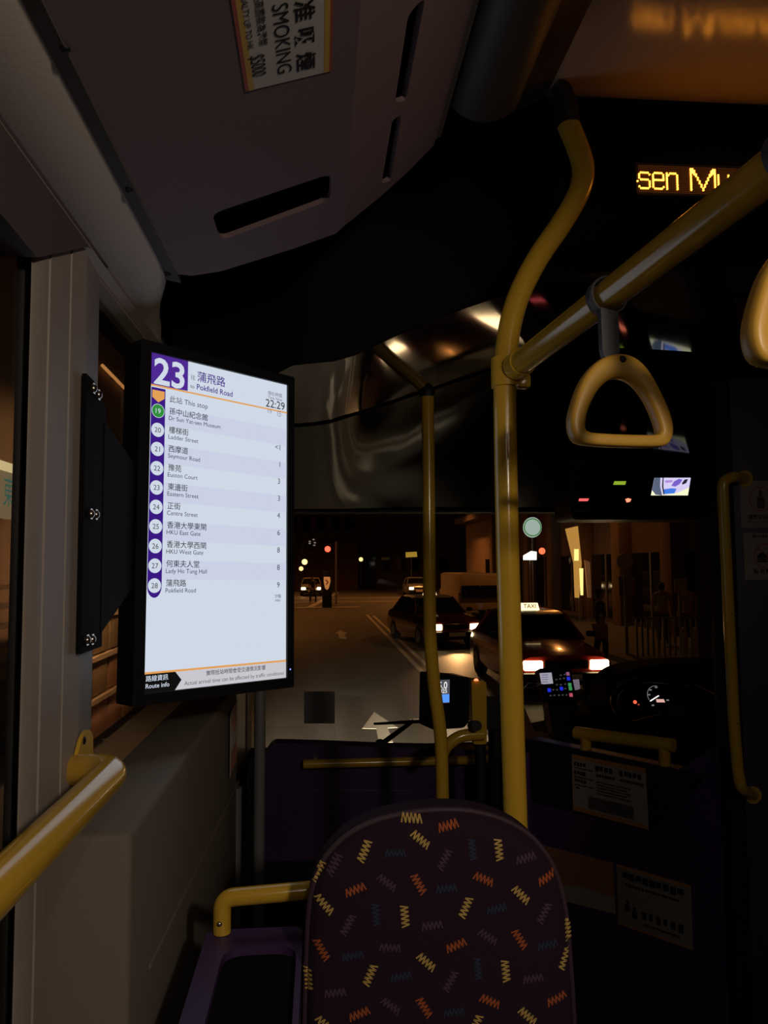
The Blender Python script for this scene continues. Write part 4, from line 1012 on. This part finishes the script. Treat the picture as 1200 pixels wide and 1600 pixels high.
# ahead-and-right arrow nearest the bus
road('lane_arrow', '', [[gp(584.5, 1113), gp(621, 1137), gp(606, 1138), gp(614, 1160), gp(592, 1162), gp(588, 1139), gp(566, 1138.5)]])
road('lane_arrow', '', [[gp(640, 1124), gp(668, 1122), gp(669, 1128), gp(645, 1129)]])
road('lane_arrow', '', [[gp(690, 1139), gp(733, 1127), gp(742, 1147), gp(700, 1160)]])
road('lane_arrow', '', [[gp(532, 984.5), gp(542, 990), gp(537.5, 990), gp(541, 998), gp(529.5, 997), gp(528.5, 990), gp(523.5, 989.5)]])
xl = 2.42
road('centre_line', '', [rect(xl-.19, 8, xl-.07, 38)]); road('centre_line', '', [rect(xl+.07, 8, xl+.19, 37)])
road('stop_line', '', [rect(-2.6, 45.2, 2.3, 45.7)]); road('crossing_line', '', [rect(-2.0, 52, 6.8, 52.3)]); road('crossing_line', '', [rect(-2.0, 58, 6.8, 58.4)])
road('kerb_line', '', [[gp(480, 948), gp(488, 949), gp(530, 926), gp(524, 926)]])
b = BM(); prism(b, FR, [(-.9, 9.4), (.3, 9.4), (.2, 11.8), (-1.1, 11.8)], .0004, .002); finish('road_patch', b, mat('patched asphalt', (.09, .085, .08), .8, vary=.3, scale=10), rd)
b = BM(); box(b, W(-14, 2, GZ-.1), W(-3.6, 110, GZ+.13)); struct('floor_pavement', b, M['pave'])
b = BM(); box(b, W(7.3, 2, GZ-.1), W(20, 110, GZ+.13)); struct('floor_pavement', b, M['pave'])
# ---------------------------------------------------------------- cars
def car(loc, yaw, label, body, plate=True, taxi=True, lit=1.0, group=None):
    """saloon car, its nose towards -Y"""
    root = bpy.data.objects.new('taxi' if taxi else 'car', None); C.objects.link(root); root['_o'] = [0, 0, 0]; tag(root, label, 'taxi' if taxi else 'car', group)
    def sec(y, zb, zt, hw, r=.12):
        # cross-section of the lower body
        return [Vector((x, y, z)) for x, z in ((-hw+.05, zb), (-hw, zb+.12), (-hw, zt-.22), (-hw+.05, zt-.05), (-hw+.16, zt), (0, zt+.03), (hw-.16, zt), (hw-.05, zt-.05), (hw, zt-.22), (hw, zb+.12), (hw-.05, zb))]
    b = BM(); loft(b, [sec(*q) for q in ((-2.34, .34, .66, .76), (-2.28, .26, .76, .82), (-2.0, .22, .84, .85), (-1.2, .22, .92, .86), (-.9, .22, .95, .86), (.8, .22, .97, .86), (1.5, .22, .97, .86), (2.1, .24, .95, .85), (2.3, .3, .88, .82), (2.36, .38, .8, .76))])
    finish('body', b, body, root, angle=35)
    def cab(y, z, hw): return [Vector((-hw, y, z)), Vector((hw, y, z))]
    b = BM(); loft(b, [[Vector((-.80, -.98, .93)), Vector((.80, -.98, .93)), Vector((.80, 1.55, .95)), Vector((-.80, 1.55, .95))], [Vector((-.62, -.30, 1.40)), Vector((.62, -.30, 1.40)), Vector((.62, .98, 1.41)), Vector((-.62, .98, 1.41))]])
    finish('glasshouse', b, M['carglass'], root)
    b = BM(); loft(b, [[Vector((-.63, -.34, 1.385)), Vector((.63, -.34, 1.385)), Vector((.63, 1.02, 1.395)), Vector((-.63, 1.02, 1.395))], [Vector((-.56, -.2, 1.45)), Vector((.56, -.2, 1.45)), Vector((.56, .85, 1.46)), Vector((-.56, .85, 1.46))]]); finish('roof', b, M['silver'] if taxi else body, root)
    for s in (-1, 1):
        b = BM(); tube(b, [Vector((s*.80, -.98, .94)), Vector((s*.625, -.31, 1.40))], .03, 8); finish('pillar', b, body, root)
        b = BM(); tube(b, [Vector((s*.80, 1.53, .95)), Vector((s*.625, .98, 1.40))], .05, 8); finish('pillar', b, body, root)
        b = BM(); tube(b, [Vector((s*.80, .25, .95)), Vector((s*.63, .25, 1.40))], .03, 8); finish('pillar', b, M['black'], root)
        b = BM(); box(b, (s*.98-.09, -.92, .98), (s*.98+.09, -.82, 1.10), .03); mi = finish('mirror', b, M['black'], root)
        for yw in (-1.42, 1.38):
            b = BM(); cyl(b, Vector((s*.66, yw, .31)), Vector((s*.87, yw, .31)), .31, 20); wh = finish('wheel', b, M['tyre'], root)
            b = BM(); cyl(b, Vector((s*.86, yw, .31)), Vector((s*.885, yw, .31)), .18, 16); finish('hub', b, M['metalgrey'], wh)
        hw0 = s*.60
        b = BM(); prism(b, Fr((hw0, -2.31, .62), (1, 0, 0), (0, 0, 1), Vector((0, -1, 0))), rrect(-.17, -.085, .17, .085, .03), -.05, .045)
        finish('headlight', b, glow('headlight', (1, .72, .36), 14*lit), root)
        b = BM(); prism(b, Fr((s*.66, -2.36, .43), (1, 0, 0), (0, 0, 1), Vector((0, -1, 0))), rrect(-.09, -.03, .09, .03, .02), -.05, .035); finish('indicator', b, glow('indicator amber', (1, .45, .08), .6*lit), root)
    b = BM(); box(b, (-.40, -2.36, .56), (.40, -2.28, .70), .015); finish('grille', b, M['black'], root)
    b = BM(); box(b, (-.84, -2.44, .28), (.84, -2.26, .50), .05); finish('bumper', b, M['blackgloss'], root)
    b = BM(); box(b, (-.25, -2.455, .36), (.25, -2.44, .47), .004); finish('number_plate', b, mat('plate white', (.6, .55, .45), .6), root)
    if taxi:
        b = BM(); loft(b, [[Vector((x*.21, y, 1.455)) for x, y in ((-1, .0), (1, .0), (1, .17), (-1, .17))], [Vector((x*.18, y, 1.60)) for x, y in ((-1, .02), (1, .02), (1, .15), (-1, .15))]]); rs = finish('roof_sign', b, glow('taxi sign', (1, .74, .36), 3.2*lit), root)
        b = BM(); text(b, Fr((0, -.004, 1.50), (1, 0, 0), (0, .13, 1), Vector((0, -1, 0))), 'TAXI', 0, 0, size=.12, off=.02, d=.012, align='C'); finish('lettering', b, M['redink'], rs)
    root.location = loc; root.rotation_euler = (0, 0, yaw); root['_o'] = list(loc)
    return root
redp = M['red']
hl = (P(835, 1036, Z=-1.78)+P(935, 1042, Z=-1.78))/2
car(W(hl.x, hl.y+2.3, GZ), math.radians(0), 'red taxi with bright headlights and lit roof sign nearest the bus', redp, lit=1.0)
spot('taxi_beam', W(hl.x, hl.y-.3, -1.78), W(hl.x-.3, hl.y-2.6, GZ), 70, 30, .4, (1, .6, .25), .12)
h2 = (P(688, 979, Z=-1.78)+P(737, 980.5, Z=-1.78))/2
car(W(h2.x-.4, h2.y+2.3, GZ), math.radians(10), 'taxi farther back with a smaller lit sign behind the entrance pole', mat('dark red paint', (.10, .012, .012), .2, coat=.5), lit=.9)
spot('taxi_beam_2', W(h2.x, h2.y-.3, -1.78), W(h2.x-.3, h2.y-2.8, GZ), 330, 40, .5, (1, .5, .18), .12)
# pale van behind the second taxi
vx = P(752, 940, Y=32)
t = thing('van', 'pale box van standing behind the farther taxi', 'van', W(vx.x, 33, GZ)); t['_o'] = list(t.location)
b = BM(); box(b, W(vx.x-1.0, 32, GZ+.5), W(vx.x+1.0, 37, GZ+1.3), .1); box(b, W(vx.x-.95, 31.9, GZ+1.2), W(vx.x+.95, 36.9, GZ+2.05), .12); finish('body', b, mat('cream van', (.55, .42, .28), .4), t)
b = BM(); box(b, W(vx.x-.85, 31.86, GZ+1.0), W(vx.x+.85, 31.95, GZ+1.55), .02); finish('windscreen', b, M['carglass'], t)
for s in (-1, 1):
    for y in (33, 36.2): b = BM(); cyl(b, W(vx.x+s*.8, y, GZ+.33), W(vx.x+s*1.02, y, GZ+.33), .33, 16); finish('wheel', b, M['tyre'], t)
# far vehicles seen by their lights
for px, py, d, lab, lx2 in ((476, 907, 62, 'far car with white headlights at the left kerb beyond the junction', 1.0), (645, 907, 60, 'far car with white headlights beyond the farther taxi', .8)):
    q = P(px, py, Y=d)
    car(W(q.x+.5, d+2.4, GZ), 0, lab, M['silver'], taxi=False, lit=lx2*1.2)

# ---------------------------------------------------------------- traffic light, keep-left bollard
ty = 47; q = P(512, 858, Y=ty)
t = thing('traffic_light', 'traffic light showing red at the junction ahead', 'traffic light', W(q.x+.5, ty, GZ))
b = BM(); cyl(b, W(q.x+.5, ty, GZ+.1), W(q.x+.5, ty, 1.5), .06, 10); finish('post', b, M['metalgrey'], t)
b = BM(); box(b, W(q.x-.17, ty-.1, .35), W(q.x+.17, ty+.1, 1.35), .03); box(b, W(q.x+.1, ty-.03, .7), W(q.x+.5, ty+.03, .8)); hs = finish('head', b, M['black'], t)
b = BM(); dome(b, Vector((q.x, ty-.11, q.z)), (0, -1, 0), .18, .05, 16); finish('red_lens', b, glow('red signal', (1, .07, .035), 5), hs)
for k in (1, 2): b = BM(); dome(b, Vector((q.x, ty-.11, q.z-.3*k)), (0, -1, 0), .11, .03, 16); finish('dark_lens', b, M['carglass'], hs)
by = 45; q = P(511, 911, Y=by)
t = thing('traffic_bollard', 'orange lit shield sign on a dark bollard at the junction', 'bollard', W(q.x, by, GZ))
b = BM(); box(b, W(q.x-.28, by-.1, GZ), W(q.x+.28, by+.1, q.z-EYE.z+.7), .06); finish('body', b, M['black'], t)
b = BM(); f = XZ(by-.1); u, v = q.x, q.z-ez
prism(b, f, [(u-.19, v+.36), (u+.17, v+.36), (u+.2, v+.1), (u+.1, v-.3), (u, v-.4), (u-.12, v-.3), (u-.19, v+.05)], .001, .02); sg_ = finish('shield', b, glow('bollard orange', (1, .36, .10), .6), t)
b = BM(); stroke(b, f, [(u-.08, v+.2), (u+.06, v+.05), (u-.06, v-.1)], .06, .021, .023); finish('mark', b, M['redink'], sg_)
def bulb(name, px, py, d, r, c, s, lab, holder=None):
    q = P(px, py, Y=d); t = thing(name, lab, 'lamp', q)
    b = BM(); dome(b, q, (0, -1, 0), r, r*.6, 12); finish('lens', b, glow(lab, c, s), t)
    b = BM(); cyl(b, q+Vector((0, .02, 0)), q+Vector((0, .2, 0)), r*1.1, 10); cyl(b, q+Vector((0, .15, 0)), Vector((q.x, d+.15, ez+GZ)), .05, 8); finish('post', b, M['black'], t)
bulb('street_lamp', 476, 878, 75, .28, (1, .62, .25), 3, 'round amber lamp on a far post at the left, upper one')
bulb('street_lamp', 470.5, 888.5, 68, .2, (1, .6, .25), 2.2, 'round amber lamp on a far post at the left, lower one')
bulb('street_lamp', 564, 874, 72, .2, (1, .62, .22), 2.5, 'small amber lamp on a far post right of the red signal')

# ---------------------------------------------------------------- buildings
def building(name, lab, lo, hi, m, wins=(), door=None):
    c = Vector(((lo[0]+hi[0])/2, (lo[1]+hi[1])/2, lo[2])); t = thing(name, lab, 'building', EYE*0+W(*c))
    b = BM(); box(b, W(*lo), W(*hi)); finish('wall', b, m, t)
    return t
def win(t, face_, lo, hi, m, frame=True):
    # a window on a wall facing -Y (face_ = y) or -X / +X
    b = BM(); box(b, lo, hi); f = finish('window', b, M['black'], t)
    return f
# dark blocks beyond the junction
tb2 = building('shop_block', 'long brown building beyond the junction straight ahead', (4.2, 84, GZ), (15, 95, 14), M['brown'])
for k in range(6):
    b = BM(); box(b, W(5+k*1.6, 83.9, -.6), W(6+k*1.6, 84, .9)); finish('window', b, M['carglass'], tb2)
tb3 = building('corner_building', 'dark reddish building on the left behind the red signal, with tiny lit windows', (-16, 80, GZ), (3.9, 95, 15), mat('reddish facade', (.16, .07, .04), .8, vary=.2, scale=2))
for x, y in ((484, 846), (484, 849), (490, 843), (492, 848), (491, 852)):
    q = P(x, y, Y=79.95); b = BM(); prism(b, XZ(80), rect(q.x-.10, q.z-ez-.06, q.x+.10, q.z-ez+.06), .0, .05); finish('window', b, glow('far window', (.8, .75, .6), .35), tb3)
for k in range(5):
    for zz in (1.6, 4.6):
        b = BM(); box(b, W(-3.4+k*1.5, 79.9, zz+2), W(-2.5+k*1.5, 80.0, zz+3.5)); finish('window', b, M['carglass'], tb3)
# left side shops next to the bus
ls = building('left_shop', 'brown shop front along the nearside pavement with a lit sign', (-9, 5.2, GZ), (-3.9, 16, 6), M['brown'])
for k in range(5):
    b = BM(); box(b, W(-3.9, 5.6+k*2, GZ+.13), W(-3.86, 7.3+k*2, GZ+2.2)); sh = finish('shutter', b, M['browndk'], ls)
    for j in range(8): 
        b = BM(); box(b, W(-3.86, 5.65+k*2, GZ+.3+j*.24), W(-3.845, 7.25+k*2, GZ+.46+j*.24)); finish('slat', b, M['brown'], sh)
sx = -3.7
q0 = P(31, 733, X=sx); q1 = P(31, 812, X=sx)
t = thing('shop_sign', 'lit cream shop sign with a teal character outside the rear window', 'sign', Vector((sx, q0.y-1, q1.z)))
b = BM(); box(b, Vector((sx-.12, q0.y-2.4, q1.z)), Vector((sx, q0.y, q0.z-.08))); bx_ = finish('box', b, glow('sign cream', (1, .72, .36), .22), t)
b = BM(); box(b, Vector((sx-.12, q0.y-2.4, q0.z-.08)), Vector((sx+.10, q0.y, q0.z))); finish('top_tube', b, glow('sign tube', (1, .78, .38), .9), t)
fsg = Fr((sx, 0, 0), (0, 1, 0), (0, 0, 1), Vector((1, 0, 0))); c0 = P(5, 790, X=sx); c1 = P(21, 790, X=sx)
b = BM(); vs, fs_ = glyphs('東', .02); hh = P(12, 745, X=sx).z-P(12, 795, X=sx).z; ww = c1.y-c0.y
text(b, fsg, '東', c0.y, c0.z+.03, c1.y, off=0, d=.002, vscale=hh/ww*.95); finish('lettering', b, mat('teal paint', (.04, .22, .22), .5, emit=(.03, .13, .13), es=.6), bx_)
area('shop_light', (-2.5, 10, ez+1.5), (-4, 10, ez-1), 14, .3, 2, (1, .6, .25))
t = thing('reflection_streak', 'added slanting amber glow imitating a reflected streak outside the window', 'lamp', P(180, 592, X=-3.8))  # added glowing bar in place of a reflected amber streak
b = BM(); tube(b, [P(160, 571, X=-3.82), P(199, 611, X=-3.82)], .03, 8); finish('tube', b, glow('amber streak glow', (1, .42, .12), .9), t)
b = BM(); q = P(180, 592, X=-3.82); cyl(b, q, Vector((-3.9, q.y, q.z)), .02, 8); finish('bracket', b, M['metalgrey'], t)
# shelves of goods seen through the front nearside window
t = thing('market_stall', 'brown boxes stacked on a kerbside stall outside the front window', 'stall', W(-3.2, 11.2, GZ+.13))
rnd = random.Random(5)
for j in range(3):
    for k in range(5):
        b = BM(); box(b, W(-3.45, 9.6+k*.8, GZ+.16+j*.55), W(-2.95, 10.3+k*.8+rnd.uniform(-.1, .06), GZ+.62+j*.55), .01); finish('crate', b, mat('cardboard', (.34+rnd.uniform(-.1, .1), .19, .10), .8, vary=.2, scale=12), t)
    b = BM(); box(b, W(-3.5, 9.5, GZ+.63+j*.55), W(-2.9, 13.7, GZ+.69+j*.55)); finish('shelf', b, mat('pale board', (.5, .38, .26), .7), t)
area('stall_light', (-2.2, 10.2, ez+.3), (-3.2, 11.4, ez-1.7), 40, .3, .3, (1, .55, .25))

# right side facade with columns
rb_ = building('right_facade', 'brown street building with columns along the right pavement', (11.5, 14, GZ), (20, 60, 9), M['brown'])
for k in range(9):
    y = 15+k*4.2
    b = BM(); box(b, W(11.0, y, GZ+.13), W(11.6, y+.8, 3.2), .02); finish('column', b, mat('column brown', (.26, .16, .10), .8), rb_)
    b = BM(); box(b, W(11.44, y+.9, GZ+.3), W(11.5, y+4.1, .4)); f_ = finish('shop_window', b, M['carglass'], rb_)
    b = BM(); box(b, W(11.40, y+2.4, GZ+.3), W(11.46, y+2.5, .4)); finish('mullion', b, M['metalgrey'], f_)
b = BM(); box(b, W(10.6, 14, 3.2), W(11.6, 60, 3.6)); finish('canopy', b, M['browndk'], rb_)
# signs and notices over the right pavement
def board(name, lab, pxs, d, m, cat='sign', th=.06, post=True, col=None):
    f = XZ(d); q = [f.px(*p) for p in pxs]; u = sum(p[0] for p in q)/len(q); lo = min(p[1] for p in q)
    t = thing(name, lab, cat, W(u, d, GZ+.13))
    b = BM(); prism(b, f, q, -th, 0); finish('board', b, m, t)
    if post: b = BM(); cyl(b, W(u, d+th+.03, GZ+.13), W(u, d+th+.03, lo+.1), .035, 8); finish('post', b, M['metalgrey'], t)
    return t, f, q
cx, cyy = 977, 877; rr = 13
board('round_sign', 'dull round sign on a post over the right pavement', [(cx+rr*math.cos(math.radians(a)), cyy+rr*math.sin(math.radians(a))) for a in range(0, 360, 20)], 19, mat('dull sign', (.40, .30, .22), .6))
board('notice_board', 'dull square board under the round sign on the right pavement', [(967, 901), (992, 901), (992, 931), (968, 931)], 19.2, mat('dull board', (.30, .17, .10), .6))
board('small_notice', 'small pale square notice above the two people', [(1054, 905), (1074, 904), (1074, 926), (1055, 926)], 19.5, mat('pale notice', (.36, .25, .17), .6))
t, f, q = board('vertical_shop_sign', 'golden lit vertical shop sign beyond the nearest taxi', [(886, 826), (903, 822), (909, 880), (905, 934), (901, 934), (899, 880)], 30, glow('golden sign', (1, .50, .10), .65), post=False, th=.25)
b = BM(); prism(b, f, [f.px(*p) for p in ((897, 858), (904, 858), (904, 876), (897, 876))], .002, .02); prism(b, f, [f.px(*p) for p in ((905, 888), (911, 888), (911, 930), (907, 930))], .002, .02); finish('bright_panel', b, glow('golden bright', (1, .66, .2), 2.2), t)
b = BM(); q9 = P(905, 934, Y=30.1); box(b, Vector((q9.x-.03, 30.02, ez+GZ+.13)), Vector((q9.x+.03, 30.2, q9.z))); finish('post', b, M['metalgrey'], t)
b = BM(); prism(b, f, [f.px(*p) for p in ((914, 875), (922, 878), (924, 934), (919, 934))], -.1, 0); finish('side_panel', b, mat('side panel', (.5, .34, .22), .5, emit=(1, .5, .2), es=.08), t)
t, f, q = board('pharmacy_sign', 'round green and white lit sign high beyond the aisle pole', [(832+14.5*math.cos(math.radians(a)), 824+16*math.sin(math.radians(a))) for a in range(0, 360, 20)], 34, glow('green white', (.62, .80, .70), .75))
b = BM(); c = f.px(832, 824); ring2(b, f, c[0], c[1], .36, .41, .002, .02); finish('green_ring', b, glow('green ring', (.12, .42, .10), .6), t)
t, f, q = board('white_lightbox', 'white lit box sign under the round green sign', [(818, 868), (830, 861), (838.5, 862), (838.5, 875), (818, 875)], 33, glow('white lightbox', (1, .98, .85), 2.2))
bulb('red_lamp', 847, 861, 36, .16, (1, .14, .06), 2.5, 'small red lamp left of the golden sign')
t, f, q = board('amber_sign', 'small yellow lit sign over the road at the junction', [(634, 863), (651, 862), (652, 870), (634, 871)], 70, glow('amber sign', (.85, .50, .06), .55))
# railings along the right pavement
ry_ = 18.5
t = thing('pedestrian_railing', 'pale vertical barred railing along the right pavement edge', 'railing', W(8.4, ry_, GZ+.13))
for k in range(16):
    b = BM(); x = 7.75+k*.14; box(b, W(x, ry_, GZ+.13), W(x+.05, ry_+.05, GZ+1.05+.0)); finish('bar', b, M['metalgrey'], t)
b = BM(); box(b, W(7.7, ry_-.01, GZ+1.04), W(9.95, ry_+.06, GZ+1.09)); finish('top_rail', b, M['metalgrey'], t)
for i, px in enumerate((1069, 1087)):
    q = P(px, 1010, Y=17.6); t = thing('bollard', ('left' if i == 0 else 'right')+' one of two pale posts on the right pavement', 'bollard', W(q.x, 17.6, GZ+.13))
    b = BM(); cyl(b, W(q.x, 17.6, GZ+.13), W(q.x, 17.6, GZ+.86), .06, 12); dome(b, W(q.x, 17.6, GZ+.86), (0, 0, 1), .06, .05); finish('post', b, mat('pale post', (.5, .40, .30), .5), t)
# ---------------------------------------------------------------- people
def person(loc, yaw, label, shirt, h=1.7, bag=False, stride=.0):
    root = thing('person', label, 'person', loc); root['_o'] = [0, 0, 0]; root.location = (0, 0, 0)
    s = h/1.7
    def skin_mesh(name, verts, edges, m, par, sub=1, root_i=0):
        me = bpy.data.meshes.new(name); me.from_pydata([Vector(v[:3])*s for v in verts], edges, []); o = bpy.data.objects.new(name, me); C.objects.link(o); o.parent = par
        md = o.modifiers.new('skin', 'SKIN'); md.use_smooth_shade = True
        for i, v in enumerate(verts): d = me.skin_vertices[0].data[i]; d.radius = (v[3]*s, v[4]*s if len(v) > 4 else v[3]*s); d.use_root = i == root_i
        o.modifiers.new('sub', 'SUBSURF').levels = sub; o.modifiers['sub'].render_levels = sub
        me.materials.append(m); return o
    st = stride
    vs = [(0,0,.93,.15,.11), (0,0,1.10,.13,.10), (0,0,1.30,.155,.11), (0,0,1.42,.10,.08), (0,.005,1.49,.05), (0,-.01,1.55,.055),
          (.19,0,1.40,.055), (.25,.02,1.13,.042), (.25,-.05,.90,.032), (.25,-.07,.82,.035), (-.19,0,1.40,.055), (-.25,.02,1.13,.042), (-.25,-.05,.90,.032), (-.25,-.07,.82,.035),
          (.10,0,.86,.085), (.11,-.02-st,.48,.06), (.11,.02-st,.08,.04), (.11,-.13-st,.035,.035), (-.10,0,.86,.085), (-.11,-.02+st,.48,.06), (-.11,.02+st,.08,.04), (-.11,-.13+st,.035,.035)]
    es = [(0,1),(1,2),(2,3),(3,4),(4,5),(3,6),(6,7),(7,8),(8,9),(3,10),(10,11),(11,12),(12,13),(0,14),(14,15),(15,16),(16,17),(0,18),(18,19),(19,20),(20,21)]
    skin_mesh('body', vs, es, M['skin'], root)
    b = BM(); rings = []
    for z, rx, ry2, y in ((1.50, .035, .04, -.01), (1.53, .055, .07, -.015), (1.58, .070, .09, -.01), (1.63, .076, .098, 0), (1.68, .070, .092, .005), (1.715, .045, .06, .01), (1.73, .01, .015, .01)):
        rings.append([Vector((rx*math.cos(2*PI*k/14), y+ry2*math.sin(2*PI*k/14), z))*s for k in range(14)])
    loft(b, rings); tube(b, [Vector((0, -.10, 1.61))*s, Vector((0, -.115, 1.585))*s], [.008, .014], 6)
    for sd in (-1, 1):
        dome(b, Vector((sd*.077, .0, 1.60))*s, (sd, 0, 0), .025*s, .012*s, 8)
        dome(b, Vector((sd*.03, -.088, 1.625))*s, (0, -1, 0), .010*s, .006*s, 8)
    finish('head', b, M['skin'], root)
    b = BM(); rings = []
    for z, rx, ry2, y in ((1.53, .068, .05, .045), (1.60, .084, .075, .03), (1.66, .086, .095, .012), (1.71, .068, .08, .01), (1.742, .02, .03, .01)):
        rings.append([Vector((rx*math.cos(2*PI*k/14), y+ry2*math.sin(2*PI*k/14), z))*s for k in range(14)])
    loft(b, rings); finish('hair', b, M['hair'], root)
    skin_mesh('shirt', [(0,0,.90,.165,.125), (0,0,1.10,.15,.118), (0,0,1.30,.175,.125), (0,0,1.42,.115,.09), (.2,0,1.39,.072), (.245,.015,1.18,.06), (-.2,0,1.39,.072), (-.245,.015,1.18,.06)], [(0,1),(1,2),(2,3),(3,4),(4,5),(3,6),(6,7)], shirt, root)
    skin_mesh('trousers', [(0,0,.95,.155,.115), (.10,0,.84,.10), (.11,-.02-st,.48,.075), (.11,.02-st,.10,.062), (-.10,0,.84,.10), (-.11,-.02+st,.48,.075), (-.11,.02+st,.10,.062)], [(0,1),(1,2),(2,3),(0,4),(4,5),(5,6)], M['darkcloth'], root)
    if bag:
        b = BM(); box(b, Vector((-.42, -.1, .62))*s, Vector((-.27, .2, .98))*s, .03); finish('bag', b, mat('tan bag', (.5, .30, .15), .7), root)
    root.location = loc; root.rotation_euler = (0, 0, yaw); root['_o'] = list(loc); return root
q = P(1035, 960, Y=21); person(W(q.x, 21, GZ+.13), math.radians(160), 'person in a pale shirt, standing left of the other on the right pavement', M['shirt'], 1.72)
q = P(1075, 945, Y=20); person(W(q.x, 20, GZ+.13), math.radians(185), 'person in a buff shirt under the small notice on the right pavement', mat('buff shirt', (.40, .27, .20), .8), 1.74)
q = P(938, 990, Y=17); person(W(q.x, 17, GZ+.13), math.radians(80), 'dark-clothed person with a tan bag beside the nearest taxi', mat('dark shirt', (.03, .025, .025), .8), 1.68, bag=True, stride=.12)
q = P(489, 905, Y=50); person(W(q.x, 50, GZ), math.radians(20), 'distant dark-clothed pedestrian left of the bollard', mat('dim shirt', (.04, .035, .03), .8), 1.7, stride=.2)

for o in bpy.data.objects:
    if '_o' in o: del o['_o']
